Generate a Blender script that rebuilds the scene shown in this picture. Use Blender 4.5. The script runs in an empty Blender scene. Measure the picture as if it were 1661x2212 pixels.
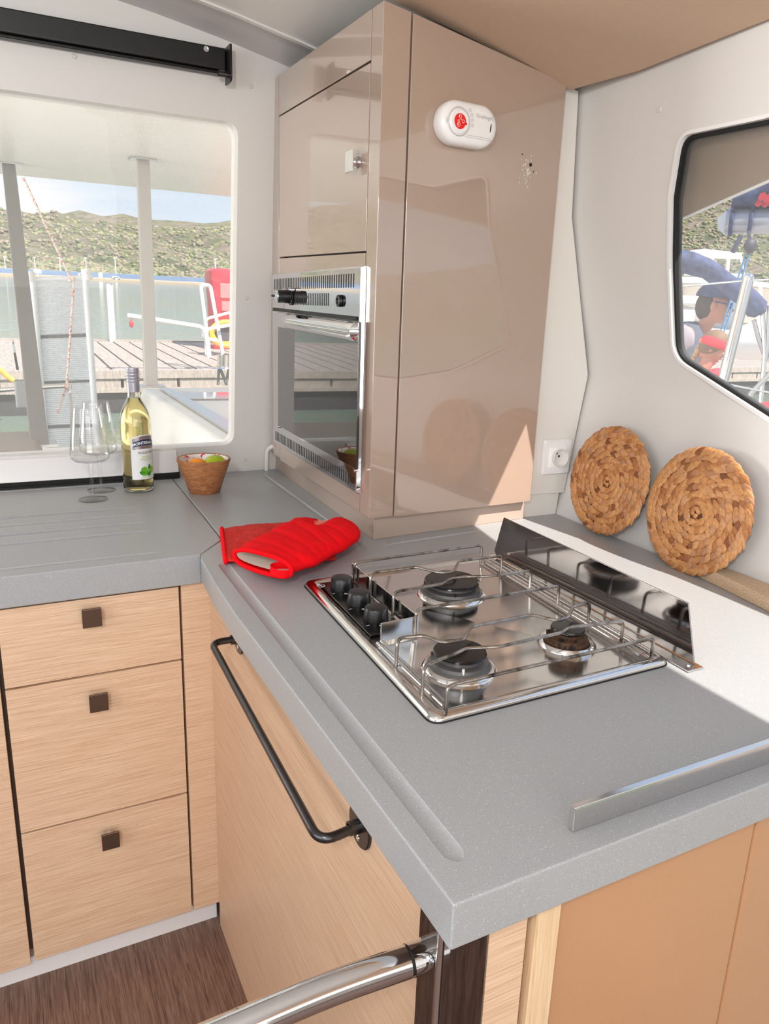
import bpy, bmesh, math, random
from mathutils import Vector, Matrix, noise
random.seed(7)
scene = bpy.context.scene
COL = scene.collection
pi = math.pi
def L(h):
    """sRGB 0-255 triple -> linear rgba"""
    return tuple(((c/255.0)/12.92 if c/255.0 <= .04045 else (((c/255.0)+.055)/1.055)**2.4) for c in h) + (1.0,)

# ------------------------------------------------------------------ camera
F_PX = 1617.2
AX = Vector((0.8940, 0.0889, -0.4394)); AZ = Vector((0.0334, 0.9643, 0.2629))
AX = Vector((3289.5, 327.0, -F_PX)).normalized()
AZ = Vector((205.5, 5931.0, F_PX)).normalized()
AY = AZ.cross(AX).normalized(); AZ = AX.cross(AY).normalized()
CAM = Vector((0, 0, 1.33))
cam_d = bpy.data.cameras.new('camera'); cam = bpy.data.objects.new('camera', cam_d); COL.objects.link(cam)
cam_d.sensor_fit = 'VERTICAL'; cam_d.sensor_height = 36.0; cam_d.lens = 36.0*F_PX/2212.0
cam_d.clip_start = .02; cam_d.clip_end = 3000
R3 = Matrix((AX, AY, AZ))            # rows: world axes seen from the camera
cam.matrix_world = Matrix.Translation(CAM) @ R3.to_4x4()
scene.camera = cam
def ray(px, py):
    return (R3 @ Vector((px-830.5, -(py-1106.0), -F_PX))).normalized()
def on(px, py, ax, val):             # point of an axis plane seen at a pixel
    d = ray(px, py); return CAM + d*((val-CAM[ax])/d[ax])
def onp(px, py, P, N):
    d = ray(px, py); P = Vector(P); N = Vector(N); return CAM + d*((P-CAM).dot(N)/d.dot(N))
def far(px, py, dist):
    return CAM + ray(px, py)*dist

# ------------------------------------------------------------------ world, sun, lamps
scene.view_settings.view_transform = 'Standard'; scene.view_settings.look = 'None'
scene.view_settings.gamma = 1.0; scene.view_settings.exposure = 0.0
try: scene.view_settings.use_curve_mapping = False
except Exception: pass
scene.cycles.max_bounces = 10; scene.cycles.transparent_max_bounces = 24
scene.cycles.transmission_bounces = 10; scene.cycles.glossy_bounces = 6; scene.cycles.diffuse_bounces = 5
scene.cycles.caustics_reflective = False; scene.cycles.caustics_refractive = False
scene.cycles.use_denoising = True; scene.cycles.sample_clamp_indirect = 6.0

w = bpy.data.worlds.new('sky'); scene.world = w; w.use_nodes = True
nt = w.node_tree; nt.nodes.clear()
def N(t, **k):
    n = nt.nodes.new(t)
    for a, b in k.items(): setattr(n, a, b)
    return n
o_ = N('ShaderNodeOutputWorld'); bg = N('ShaderNodeBackground'); tc = N('ShaderNodeTexCoord')
sp = N('ShaderNodeSeparateXYZ'); nt.links.new(tc.outputs['Generated'], sp.inputs[0])
rp = N('ShaderNodeValToRGB'); nt.links.new(sp.outputs['Z'], rp.inputs[0])
rp.color_ramp.elements[0].position = 0.0; rp.color_ramp.elements[0].color = (.80, .88, .96, 1)
rp.color_ramp.elements[1].position = .6; rp.color_ramp.elements[1].color = (.30, .50, .85, 1)
e = rp.color_ramp.elements.new(.2); e.color = (.55, .73, .93, 1)
mp = N('ShaderNodeMapping'); mp.inputs['Scale'].default_value = (1, 1, 4.5); nt.links.new(tc.outputs['Generated'], mp.inputs[0])
ns = N('ShaderNodeTexNoise'); ns.inputs['Scale'].default_value = 3.2; ns.inputs['Detail'].default_value = 7; nt.links.new(mp.outputs[0], ns.inputs[0])
cr = N('ShaderNodeValToRGB'); cr.color_ramp.elements[0].position = .46; cr.color_ramp.elements[1].position = .66
nt.links.new(ns.outputs['Fac'], cr.inputs[0])
mx = N('ShaderNodeMixRGB'); nt.links.new(cr.outputs[0], mx.inputs[0]); nt.links.new(rp.outputs[0], mx.inputs[1]); mx.inputs[2].default_value = (.95, .96, .98, 1)
nt.links.new(mx.outputs[0], bg.inputs[0]); bg.inputs[1].default_value = 1.0
nt.links.new(bg.outputs[0], o_.inputs[0])

SUN = Vector((-.34, .78, -1.0)).normalized()
sd = bpy.data.lights.new('sun', 'SUN'); sd.energy = 9.5; sd.angle = .009; sd.color = (1, .93, .85)
so = bpy.data.objects.new('sun', sd); COL.objects.link(so); so.rotation_euler = SUN.to_track_quat('-Z', 'Y').to_euler()
def area(name, loc, target, size, power, color=(1, 1, 1), sy=None):
    d = bpy.data.lights.new(name, 'AREA'); d.energy = power; d.color = color; d.size = size
    if sy: d.shape = 'RECTANGLE'; d.size_y = sy
    o = bpy.data.objects.new(name, d); COL.objects.link(o); o.location = loc
    o.rotation_euler = (Vector(target)-Vector(loc)).to_track_quat('-Z', 'Y').to_euler(); return o
area('photographer_flash', (-.35, -.25, 1.72), (.6, 1.2, 1.25), .10, 9.0, (1, .98, .96))
area('saloon_door_fill', (-.2, -2.2, 1.3), (.3, 1.0, 1.1), 2.2, 38.0, (1, .98, .96), 1.3)  # added fill lamp behind the camera, brightens the saloon
area('saloon_side_fill', (-1.45, .2, 1.45), (.6, .9, 1.0), 1.6, 16.0, (.97, .98, 1.0), .7)  # added fill lamp out of frame, lifts the interior from the side
area('cockpit_fill', (-3.3, 4.2, 1.2), (.5, 4.4, 1.9), 1.6, 125.0, (1, .965, .93), 1.0)  # added fill lamp out of frame, brightens the cockpit roof underside

# ------------------------------------------------------------------ materials
MATS = {}
def mat(name, col=(200, 200, 200), rough=.5, metal=0.0, lin=None, **k):
    m = bpy.data.materials.new(name); m.use_nodes = True; b = m.node_tree.nodes['Principled BSDF']
    b.inputs['Base Color'].default_value = lin or L(col); b.inputs['Roughness'].default_value = rough; b.inputs['Metallic'].default_value = metal
    for a, v in k.items(): b.inputs[a.replace('_', ' ')].default_value = v
    MATS[name] = m; return m
def nodes(m): return m.node_tree, m.node_tree.nodes['Principled BSDF']
def tex_noise(t, scale=(1, 1, 1), s=5.0, detail=4, coord='Object', rough=.5, dist=0.0):
    tc = t.nodes.new('ShaderNodeTexCoord'); mp = t.nodes.new('ShaderNodeMapping'); mp.inputs['Scale'].default_value = scale
    n = t.nodes.new('ShaderNodeTexNoise'); n.inputs['Scale'].default_value = s; n.inputs['Detail'].default_value = detail
    n.inputs['Roughness'].default_value = rough; n.inputs['Distortion'].default_value = dist
    t.links.new(tc.outputs[coord], mp.inputs[0]); t.links.new(mp.outputs[0], n.inputs[0]); return n.outputs['Fac']
def ramp(t, src, stops):
    r = t.nodes.new('ShaderNodeValToRGB'); cr = r.color_ramp
    while len(cr.elements) < len(stops): cr.elements.new(.5)
    for e, (p, c) in zip(cr.elements, stops): e.position = p; e.color = c if len(c) == 4 else L(c)
    t.links.new(src, r.inputs[0]); return r.outputs[0]
def bump(t, b, src, strength=.2, dist=.01):
    n = t.nodes.new('ShaderNodeBump'); n.inputs['Strength'].default_value = strength; n.inputs['Distance'].default_value = dist
    t.links.new(src, n.inputs['Height']); t.links.new(n.outputs[0], b.inputs['Normal']); return n
def grain(name, c1, c2, c3, scale, s=6, rough=.45, bmp=.12, dist=.6):
    m = mat(name, c2, rough); t, b = nodes(m)
    f = tex_noise(t, scale, s, 6, rough=.62, dist=dist)
    t.links.new(ramp(t, f, [(.30, c1), (.45, c2), (.66, c3)]), b.inputs['Base Color'])
    bump(t, b, f, bmp, .002); return m
oak_x = grain('oak_horizontal', (190, 152, 122), (217, 182, 150), (234, 206, 178), (1.6, 5, 120), 7)
oak_y = grain('oak_side', (188, 148, 118), (216, 179, 147), (230, 200, 170), (60, 1.3, 120), 7)
oak_z = grain('oak_vertical', (205, 170, 128), (224, 192, 152), (236, 210, 176), (95, 95, 2))
floor_wood = grain('dark_floor_wood', (70, 50, 42), (108, 82, 70), (142, 114, 100), (52, 1.8, 10), 5, .5, .25, 1.4)
gel = mat('white_gelcoat', (222, 219, 216), .32); gel.node_tree.nodes['Principled BSDF'].inputs['Specular IOR Level'].default_value = .4
gel_warm = mat('white_wall_panel', (226, 222, 216), .38)
white_pl = mat('white_plastic', (238, 236, 236), .3)
taupe = mat('taupe_lacquer', (170, 148, 133), .15, Coat_Weight=1.0, Coat_Roughness=.015, Coat_IOR=1.8)
taupe_matte = mat('taupe_plinth', (176, 158, 146), .25)
black = mat('black_plastic', (14, 14, 15), .35)
blackgap = mat('black_rubber_and_gaps', (8, 8, 8), .7)
steel = mat('polished_steel', (226, 224, 222), .12, 1.0)
chrome = mat('chrome', (225, 225, 228), .04, 1.0)
brushed = mat('brushed_steel', (205, 204, 204), .26, 1.0)
t, b = nodes(brushed); bump(t, b, tex_noise(t, (4, 200, 200), 5, 2), .05, .001)
darksteel = mat('gunmetal', (84, 82, 84), .28, .9)
bronze = mat('knob_bronze', (118, 98, 84), .25, .8)
rodm = mat('wire_rod', (150, 140, 132), .3, 1.0)
t, b = nodes(rodm); t.links.new(ramp(t, tex_noise(t, (1, 1, 1), 45, 4), [(.3, (60, 48, 42)), (.5, (165, 158, 150)), (.64, (185, 180, 175)), (.75, (120, 84, 56))]), b.inputs['Base Color'])
enamel = mat('black_enamel', (10, 10, 11), .22)
cast = mat('burner_alloy', (105, 104, 104), .45, .7)
burnt = mat('burnt_alloy', (60, 50, 42), .6, .4)
t, b = nodes(burnt); f = tex_noise(t, (1, 1, 1), 90, 5); t.links.new(ramp(t, f, [(.35, (20, 16, 14)), (.55, (90, 62, 42)), (.7, (40, 34, 30))]), b.inputs['Base Color']); bump(t, b, f, .6, .003)
ovenglass = mat('dark_oven_glass', (16, 16, 17), .03, Specular_IOR_Level=.8, Coat_Weight=1.0, Coat_Roughness=.02)
ivory = mat('ceramic_white', (235, 232, 225), .3)

solid = mat('grey_solid_surface', (150, 148, 147), .36); t, b = nodes(solid)
tc_ = t.nodes.new('ShaderNodeTexCoord'); vo = t.nodes.new('ShaderNodeTexVoronoi'); vo.inputs['Scale'].default_value = 520
t.links.new(tc_.outputs['Object'], vo.inputs[0])
sx = t.nodes.new('ShaderNodeSeparateColor'); t.links.new(vo.outputs['Color'], sx.inputs[0])
g1 = t.nodes.new('ShaderNodeMath'); g1.operation = 'GREATER_THAN'; g1.inputs[1].default_value = .86; t.links.new(sx.outputs[0], g1.inputs[0])
g2 = t.nodes.new('ShaderNodeMath'); g2.operation = 'LESS_THAN'; g2.inputs[1].default_value = .26; t.links.new(vo.outputs['Distance'], g2.inputs[0])
g3 = t.nodes.new('ShaderNodeMath'); g3.operation = 'MULTIPLY'; t.links.new(g1.outputs[0], g3.inputs[0]); t.links.new(g2.outputs[0], g3.inputs[1])
fb = tex_noise(t, (1, 1, 1), 900, 2)
base = ramp(t, fb, [(.35, (154, 156, 158)), (.65, (170, 172, 174))])
mx_ = t.nodes.new('ShaderNodeMixRGB'); t.links.new(g3.outputs[0], mx_.inputs[0]); t.links.new(base, mx_.inputs[1]); mx_.inputs[2].default_value = L((206, 206, 206))
t.links.new(mx_.outputs[0], b.inputs['Base Color'])

headliner = mat('ribbed_headliner', (206, 178, 154), .85); t, b = nodes(headliner)
tc_ = t.nodes.new('ShaderNodeTexCoord'); wv = t.nodes.new('ShaderNodeTexWave'); wv.bands_direction = 'X'; wv.inputs['Scale'].default_value = 130; wv.inputs['Distortion'].default_value = .4
t.links.new(tc_.outputs['Object'], wv.inputs[0]); bump(t, b, wv.outputs['Fac'], .35, .001)
t.links.new(ramp(t, wv.outputs['Fac'], [(.0, (196, 168, 144)), (1, (212, 184, 160))]), b.inputs['Base Color'])
leather = mat('tan_leatherette', (192, 146, 108), .42); t, b = nodes(leather)
tc_ = t.nodes.new('ShaderNodeTexCoord'); vo = t.nodes.new('ShaderNodeTexVoronoi'); vo.inputs['Scale'].default_value = 640; t.links.new(tc_.outputs['Object'], vo.inputs[0]); bump(t, b, vo.outputs['Distance'], .15, .001)
darkgloss = mat('dark_gloss_laminate', (52, 36, 30), .12, Coat_Weight=.5)
t, b = nodes(darkgloss); t.links.new(ramp(t, tex_noise(t, (40, 40, 3), 4, 4, dist=1.5), [(.35, (34, 24, 20)), (.65, (66, 48, 40))]), b.inputs['Base Color'])
redcloth = mat('red_cotton', (240, 8, 22), .9, Specular_IOR_Level=.15); t, b = nodes(redcloth); bump(t, b, tex_noise(t, (1, 1, 1), 500, 2), .25, .001)
redprint = mat('red_print_cotton', (215, 12, 18), .78); t, b = nodes(redprint)
f = tex_noise(t, (1, 1.6, 1), 26, 3, dist=4.0)
t.links.new(ramp(t, f, [(.0, (196, 10, 14)), (.52, (206, 14, 16)), (.535, (238, 74, 24)), (.56, (232, 60, 22)), (.575, (204, 12, 16))]), b.inputs['Base Color'])
lining = mat('white_quilted_lining', (232, 222, 210), .85)
frayed = mat('frayed_lining', (240, 130, 110), .9)
bowlwood = mat('mango_wood', (166, 108, 66), .5); t, b = nodes(bowlwood)
f = tex_noise(t, (3, 3, 12), 9, 6, dist=2.0); t.links.new(ramp(t, f, [(.3, (128, 78, 46)), (.5, (168, 110, 68)), (.7, (190, 132, 86))]), b.inputs['Base Color'])
bowlin = mat('painted_enamel', (238, 228, 226), .2); t, b = nodes(bowlin)
f = tex_noise(t, (1, 1, 1), 30, 2, dist=3.0); t.links.new(ramp(t, f, [(.0, (120, 60, 160)), (.34, (200, 40, 90)), (.38, (238, 230, 226)), (.60, (240, 232, 230)), (.64, (214, 30, 60)), (.72, (235, 120, 60))]), b.inputs['Base Color'])
orange = mat('orange_peel', (247, 150, 20), .45); t, b = nodes(orange); bump(t, b, tex_noise(t, (1, 1, 1), 350, 2), .35, .001)
lime = mat('lime_peel', (186, 200, 40), .4); t, b = nodes(lime); bump(t, b, tex_noise(t, (1, 1, 1), 300, 2), .3, .001)
t.links.new(ramp(t, tex_noise(t, (1, 1, 1), 14, 2), [(.3, (140, 168, 30)), (.6, (200, 212, 40))]), b.inputs['Base Color'])
hyac = mat('water_hyacinth', (196, 140, 84), .6); t, b = nodes(hyac)
ge = t.nodes.new('ShaderNodeNewGeometry')
c1 = ramp(t, ge.outputs['Random Per Island'], [(.0, (120, 66, 34)), (.08, (168, 108, 60)), (.3, (194, 136, 82)), (.6, (208, 152, 96)), (.85, (200, 148, 104)), (1, (176, 126, 90))])
f = tex_noise(t, (1, 1, 1), 160, 4, rough=.7); c2 = ramp(t, f, [(.25, (150, 104, 70)), (.6, (255, 255, 255))])
mx_ = t.nodes.new('ShaderNodeMixRGB'); mx_.blend_type = 'MULTIPLY'; mx_.inputs[0].default_value = .55; t.links.new(c1, mx_.inputs[1]); t.links.new(c2, mx_.inputs[2])
t.links.new(mx_.outputs[0], b.inputs['Base Color']); bump(t, b, f, .3, .002)
hybase = mat('woven_backing', (96, 58, 32), .8)
glassm = mat('clear_glass', (255, 255, 255), .0, Transmission_Weight=1.0, IOR=1.45)
def thinglass(name, tint, edge):
    m = bpy.data.materials.new(name); m.use_nodes = True; t = m.node_tree; t.nodes.clear()
    out = t.nodes.new('ShaderNodeOutputMaterial'); tr = t.nodes.new('ShaderNodeBsdfTransparent'); gl = t.nodes.new('ShaderNodeBsdfGlossy'); gl.inputs['Roughness'].default_value = .0
    lw = t.nodes.new('ShaderNodeLayerWeight'); lw.inputs[0].default_value = .5
    t.links.new(ramp(t, lw.outputs['Facing'], [(.0, (tint,)*3+(1,)), (.75, (tint*.985,)*3+(1,)), (1, (edge,)*3+(1,))]), tr.inputs[0])
    pw = t.nodes.new('ShaderNodeMath'); pw.operation = 'POWER'; pw.inputs[1].default_value = 3; t.links.new(lw.outputs['Facing'], pw.inputs[0])
    ma = t.nodes.new('ShaderNodeMath'); ma.operation = 'MULTIPLY_ADD'; ma.inputs[1].default_value = .6; ma.inputs[2].default_value = .05; t.links.new(pw.outputs[0], ma.inputs[0])
    m1 = t.nodes.new('ShaderNodeMixShader'); t.links.new(ma.outputs[0], m1.inputs[0]); t.links.new(tr.outputs[0], m1.inputs[1]); t.links.new(gl.outputs[0], m1.inputs[2]); t.links.new(m1.outputs[0], out.inputs[0]); MATS[name] = m; return m
thing_glass = thinglass('crystal_glass', .996, .80)
bottleglass = mat('pale_bottle_glass', (252, 250, 240), .0, Transmission_Weight=1.0, IOR=1.3)
wine = mat('white_wine', (243, 230, 174), .0, Transmission_Weight=1.0, IOR=1.33)
capm = mat('grey_screw_cap', (178, 176, 186), .35, .35)
labelm = mat('white_paper_label', (236, 238, 238), .45)
silverfoil = mat('silver_foil', (170, 165, 170), .28, .9)
navy = mat('navy_print', (18, 42, 84), .4)
greenp = mat('green_print', (104, 178, 40), .45); dgreenp = mat('dark_green_print', (54, 138, 36), .45); olivep = mat('pale_green_print', (168, 196, 60), .45)
ink = mat('black_ink', (40, 40, 44), .5); inkgrey = mat('grey_ink', (172, 170, 172), .5); inkwhite = mat('white_ink', (240, 240, 240), .5)
redbtn = mat('red_button', (232, 22, 18), .35)
batten = mat('raw_batten', (205, 176, 146), .8); t, b = nodes(batten); f = tex_noise(t, (10, 3, 10), 60, 5, rough=.7); t.links.new(ramp(t, f, [(.3, (168, 140, 112)), (.6, (214, 186, 156))]), b.inputs['Base Color']); bump(t, b, f, .5, .002)
visor_m = mat('taupe_visor', (150, 132, 114), .6)

def pane(name, haze, dirt):
    m = bpy.data.materials.new(name); m.use_nodes = True; t = m.node_tree; t.nodes.clear()
    out = t.nodes.new('ShaderNodeOutputMaterial'); tr = t.nodes.new('ShaderNodeBsdfTransparent'); gl = t.nodes.new('ShaderNodeBsdfGlossy'); gl.inputs['Roughness'].default_value = .01
    tl = t.nodes.new('ShaderNodeBsdfTranslucent'); tl.inputs[0].default_value = (1, 1, 1, 1); df = t.nodes.new('ShaderNodeBsdfDiffuse'); df.inputs[0].default_value = (1, 1, 1, 1)
    lw = t.nodes.new('ShaderNodeLayerWeight'); lw.inputs[0].default_value = .5
    pw = t.nodes.new('ShaderNodeMath'); pw.operation = 'POWER'; pw.inputs[1].default_value = 5; t.links.new(lw.outputs['Facing'], pw.inputs[0])
    ma = t.nodes.new('ShaderNodeMath'); ma.operation = 'MULTIPLY_ADD'; ma.inputs[1].default_value = .5; ma.inputs[2].default_value = .008; t.links.new(pw.outputs[0], ma.inputs[0])
    m1 = t.nodes.new('ShaderNodeMixShader'); t.links.new(ma.outputs[0], m1.inputs[0]); t.links.new(tr.outputs[0], m1.inputs[1]); t.links.new(gl.outputs[0], m1.inputs[2])
    dd = t.nodes.new('ShaderNodeMixShader'); dd.inputs[0].default_value = .5; t.links.new(tl.outputs[0], dd.inputs[1]); t.links.new(df.outputs[0], dd.inputs[2])
    f = tex_noise(t, (1, 1, 1), 850, 2, rough=.7)
    rr = ramp(t, f, [(.60, (haze, haze, haze, 1)), (.70, (haze+dirt, haze+dirt, haze+dirt, 1))])
    m2 = t.nodes.new('ShaderNodeMixShader'); t.links.new(rr, m2.inputs[0]); t.links.new(m1.outputs[0], m2.inputs[1]); t.links.new(dd.outputs[0], m2.inputs[2])
    t.links.new(m2.outputs[0], out.inputs[0]); MATS[name] = m; return m
pane_l = pane('salt_speckled_glass', .09, .20); pane_r = pane('dusty_side_glass', .07, .16)

# ------------------------------------------------------------------ mesh builders
class MB:
    def __init__(s): s.v = []; s.f = []; s.sharp = 35
    def add(s, vs, fs):
        o = len(s.v); s.v += [Vector(p) for p in vs]; s.f += [tuple(i+o for i in f) for f in fs]; return s
    def box(s, a, b, M=None):
        x0, y0, z0 = a; x1, y1, z1 = b
        vs = [Vector(p) for p in ((x0, y0, z0), (x1, y0, z0), (x1, y1, z0), (x0, y1, z0), (x0, y0, z1), (x1, y0, z1), (x1, y1, z1), (x0, y1, z1))]
        if M: vs = [M @ p for p in vs]
        return s.add(vs, [(0, 3, 2, 1), (4, 5, 6, 7), (0, 1, 5, 4), (1, 2, 6, 5), (2, 3, 7, 6), (3, 0, 4, 7)])
    def prism(s, bot, top):            # two matching rings
        n = len(bot); vs = list(bot)+list(top)
        return s.add(vs, [tuple(range(n-1, -1, -1)), tuple(range(n, 2*n))]+[(i, (i+1) % n, n+(i+1) % n, n+i) for i in range(n)])
    def loft(s, rings, cap=True, closed=True):
        n = len(rings[0]); vs = [p for r in rings for p in r]; fs = []
        for j in range(len(rings)-1):
            for i in range(n if closed else n-1):
                a = j*n+i; b_ = j*n+(i+1) % n; fs.append((a, b_, b_+n, a+n))
        if cap: fs += [tuple(range(n-1, -1, -1)), tuple(range((len(rings)-1)*n, len(rings)*n))]
        return s.add(vs, fs)
    def lathe(s, prof, c=(0, 0, 0), n=48, axis=Vector((0, 0, 1))):
        c = Vector(c); q = Vector((0, 0, 1)).rotation_difference(Vector(axis).normalized()); rings = []
        for r, z in prof: rings.append([c + q @ Vector((max(r, 1e-5)*math.cos(2*pi*i/n), max(r, 1e-5)*math.sin(2*pi*i/n), z)) for i in range(n)])
        return s.loft(rings, cap=False)
    def cyl(s, a, b, r, n=20, r2=None):
        a = Vector(a); b = Vector(b); return s.lathe([(0, 0), (r, 0), (r if r2 is None else r2, (b-a).length), (0, (b-a).length)], a, n, b-a)
    def tube(s, pts, r, n=10, cap=True, closed=False):
        pts = [Vector(p) for p in pts]; rings = []; up = None; m = len(pts)
        rr = r if isinstance(r, (list, tuple)) else [r]*m
        for i, p in enumerate(pts):
            a = pts[i-1] if (i > 0 or closed) else p; b_ = pts[(i+1) % m] if (i < m-1 or closed) else p
            d = (b_-a).normalized()
            if up is None:
                up = Vector((0, 0, 1)) if abs(d.z) < .9 else Vector((1, 0, 0))
            x = (up - d*up.dot(d)).normalized(); y = d.cross(x); up = x
            rings.append([p + (x*math.cos(2*pi*k/n)+y*math.sin(2*pi*k/n))*rr[i] for k in range(n)])
        if closed: rings.append(rings[0]); cap = False
        return s.loft(rings, cap=cap)
    def ell(s, c, r, n=20, m=12, R=None):
        c = Vector(c); r = (r, r, r) if not isinstance(r, (tuple, list)) else r; rings = []
        for j in range(m+1):
            th = pi*j/m; rings.append([(Vector((r[0]*max(math.sin(th), 1e-4)*math.cos(2*pi*i/n), r[1]*max(math.sin(th), 1e-4)*math.sin(2*pi*i/n), r[2]*math.cos(th)))) for i in range(n)])
        if R: rings = [[R @ p for p in q] for q in rings]
        return s.loft([[p+c for p in q] for q in rings], cap=False)
    def map(s, fn): s.v = [Vector(fn(p)) for p in s.v]; return s
    def xf(s, M): s.v = [M @ p for p in s.v]; return s

ROOTM = {}
def link_mesh(name, me, parent, loc=None):
    o = bpy.data.objects.new(name, me); COL.objects.link(o)
    if parent is not None: o.parent = parent; ROOTM[o.name] = ROOTM[parent.name]
    else:
        M = Matrix.Translation(loc) if loc is not None else Matrix.Identity(4); o.matrix_basis = M; ROOTM[o.name] = M
    return o
def part(name, mb, m, parent=None, bevel=0, seg=2, loc=None, sharp=None, world=True, fix=True):
    """one mesh object; vertices are given in world space (world=True) or in the parent's space"""
    me = bpy.data.meshes.new(name)
    if parent is not None: M = ROOTM[parent.name].inverted() if world else Matrix.Identity(4)
    else:
        if loc is None and mb.v:
            loc = Vector((sum(p.x for p in mb.v)/len(mb.v), sum(p.y for p in mb.v)/len(mb.v), min(p.z for p in mb.v)))
        M = Matrix.Translation(-Vector(loc)) if loc is not None else Matrix.Identity(4)
    me.from_pydata([M @ p for p in mb.v], [], mb.f); me.validate()
    if fix:
        bm = bmesh.new(); bm.from_mesh(me); bmesh.ops.remove_doubles(bm, verts=bm.verts, dist=2e-5); bmesh.ops.recalc_face_normals(bm, faces=bm.faces); bm.to_mesh(me); bm.free()
    me.polygons.foreach_set('use_smooth', [True]*len(me.polygons)); me.set_sharp_from_angle(angle=math.radians(sharp or mb.sharp))
    if m: me.materials.append(m)
    o = link_mesh(name, me, parent, loc)
    if bevel:
        md = o.modifiers.new('bevel', 'BEVEL'); md.width = bevel; md.segments = seg; md.limit_method = 'ANGLE'; md.angle_limit = math.radians(40); md.harden_normals = True
    return o
def thing(name, label, cat, loc, group=None, rotz=0):
    o = bpy.data.objects.new(name, None); COL.objects.link(o); o.empty_display_size = .05
    M = Matrix.Translation(Vector(loc)) @ Matrix.Rotation(rotz, 4, 'Z'); o.matrix_basis = M; ROOTM[o.name] = M
    o['label'] = label; o['category'] = cat
    if group: o['group'] = group
    return o
def tag(o, label, cat, group=None):
    o['label'] = label; o['category'] = cat
    if group: o['group'] = group
    return o
def struct(o): o['kind'] = 'structure'; return o
def bake(o):
    dg = bpy.context.evaluated_depsgraph_get(); bpy.context.view_layer.update(); dg = bpy.context.evaluated_depsgraph_get()
    me = bpy.data.meshes.new_from_object(o.evaluated_get(dg)); o.modifiers.clear(); o.data = me; return o
def cut(o, cutters, wn=True):
    """boolean difference with temporary meshes which are deleted afterwards"""
    bpy.context.view_layer.update()
    for c in cutters:
        me = bpy.data.meshes.new('c'); me.from_pydata(c.v, [], c.f); bm = bmesh.new(); bm.from_mesh(me); bmesh.ops.remove_doubles(bm, verts=bm.verts, dist=1e-5); bmesh.ops.recalc_face_normals(bm, faces=bm.faces); bm.to_mesh(me); bm.free()
        c.o = bpy.data.objects.new('c', me); COL.objects.link(c.o)
        md = o.modifiers.new('b', 'BOOLEAN'); md.operation = 'DIFFERENCE'; md.object = c.o; md.solver = 'EXACT'
    bake(o); o.data.polygons.foreach_set('use_smooth', [True]*len(o.data.polygons)); o.data.set_sharp_from_angle(angle=math.radians(22))
    if wn: md = o.modifiers.new('wn', 'WEIGHTED_NORMAL'); md.keep_sharp = True; md.weight = 100
    for c in cutters: me = c.o.data; bpy.data.objects.remove(c.o); bpy.data.meshes.remove(me)
    return o
def arc(c, r, a0, a1, n=8, axes=(0, 1)):
    out = []
    for i in range(n+1):
        a = a0+(a1-a0)*i/n; p = Vector(c); p[axes[0]] += r*math.cos(a); p[axes[1]] += r*math.sin(a); out.append(p)
    return out
def fillet(pts, r, n=6):
    """round the inner corners of a polyline"""
    pts = [Vector(p) for p in pts]; out = [pts[0]]
    for i in range(1, len(pts)-1):
        p = pts[i]; a = (pts[i-1]-p); b_ = (pts[i+1]-p); rr = min(r, a.length*.45, b_.length*.45)
        A = p+a.normalized()*rr; B = p+b_.normalized()*rr
        for k in range(n+1):
            t_ = k/n; out.append(A*(1-t_)**2+p*2*t_*(1-t_)+B*t_*t_)
    out.append(pts[-1]); return out
def roundpoly(pts, r, n=5):
    """closed 2D polygon with rounded corners"""
    pts = [Vector(p) for p in pts]; m = len(pts); out = []
    for i in range(m):
        p = pts[i]; a = pts[i-1]-p; b_ = pts[(i+1) % m]-p; rr = min(r if not isinstance(r, (list, tuple)) else r[i], a.length*.49, b_.length*.49)
        A = p+a.normalized()*rr; B = p+b_.normalized()*rr
        for k in range(n+1):
            t_ = k/n; out.append(A*(1-t_)**2+p*2*t_*(1-t_)+B*t_*t_)
    return out
def text_mesh(s, size, align='CENTER', bold=.0, extrude=.0):
    cu = bpy.data.curves.new('t', 'FONT'); cu.body = s; cu.size = size; cu.align_x = align; cu.align_y = 'CENTER'; cu.offset = bold; cu.extrude = extrude; cu.resolution_u = 3
    ob = bpy.data.objects.new('t', cu); COL.objects.link(ob); bpy.context.view_layer.update()
    me = bpy.data.meshes.new_from_object(ob.evaluated_get(bpy.context.evaluated_depsgraph_get()))
    mb = MB(); mb.add([v.co.copy() for v in me.vertices], [tuple(p.vertices) for p in me.polygons])
    bpy.data.objects.remove(ob); bpy.data.curves.remove(cu); bpy.data.meshes.remove(me); return mb
def put(mb, O, X, Y):
    O = Vector(O); X = Vector(X).normalized(); Y = Vector(Y).normalized(); Z = X.cross(Y)
    return mb.map(lambda p: O+X*p.x+Y*p.y+Z*p.z)

K = .87                                # worktop height
# ------------------------------------------------------------------ setting: floor, ceilings, walls
def wall_y(z): return 2.033-.0847*(z-.935)          # the aft bulkhead leans
PZ = [.4, .87, .909, 1.197, 1.26, 1.36, 1.529, 1.775, 1.86, 2.1]; PX = [1.14, 1.153, 1.163, 1.207, 1.192, 1.162, 1.118, 1.104, 1.098, 1.08]; SL = [0, 0, .01, .055, .06, .068, .072, .072, .072, .072]
def lerp_(z, A):
    if z <= PZ[0]: return A[0]
    for i in range(len(PZ)-1):
        if z <= PZ[i+1]: k = (z-PZ[i])/(PZ[i+1]-PZ[i]); return A[i]*(1-k)+A[i+1]*k
    return A[-1]
def wall_x(y, z): return lerp_(z, PX)-lerp_(z, SL)*(1.35-y)
def onwall(px, py):
    d = ray(px, py); a, b_ = .4, 3.0
    for i in range(2600):
        p = CAM+d*(a+(b_-a)*i/2600)
        if p.x > wall_x(p.y, p.z): return p
    return p

m_ = MB().box((-1.7, -2.6, -.08), (1.3, 2.1, 0)); struct(part('floor', m_, floor_wood))
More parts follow.
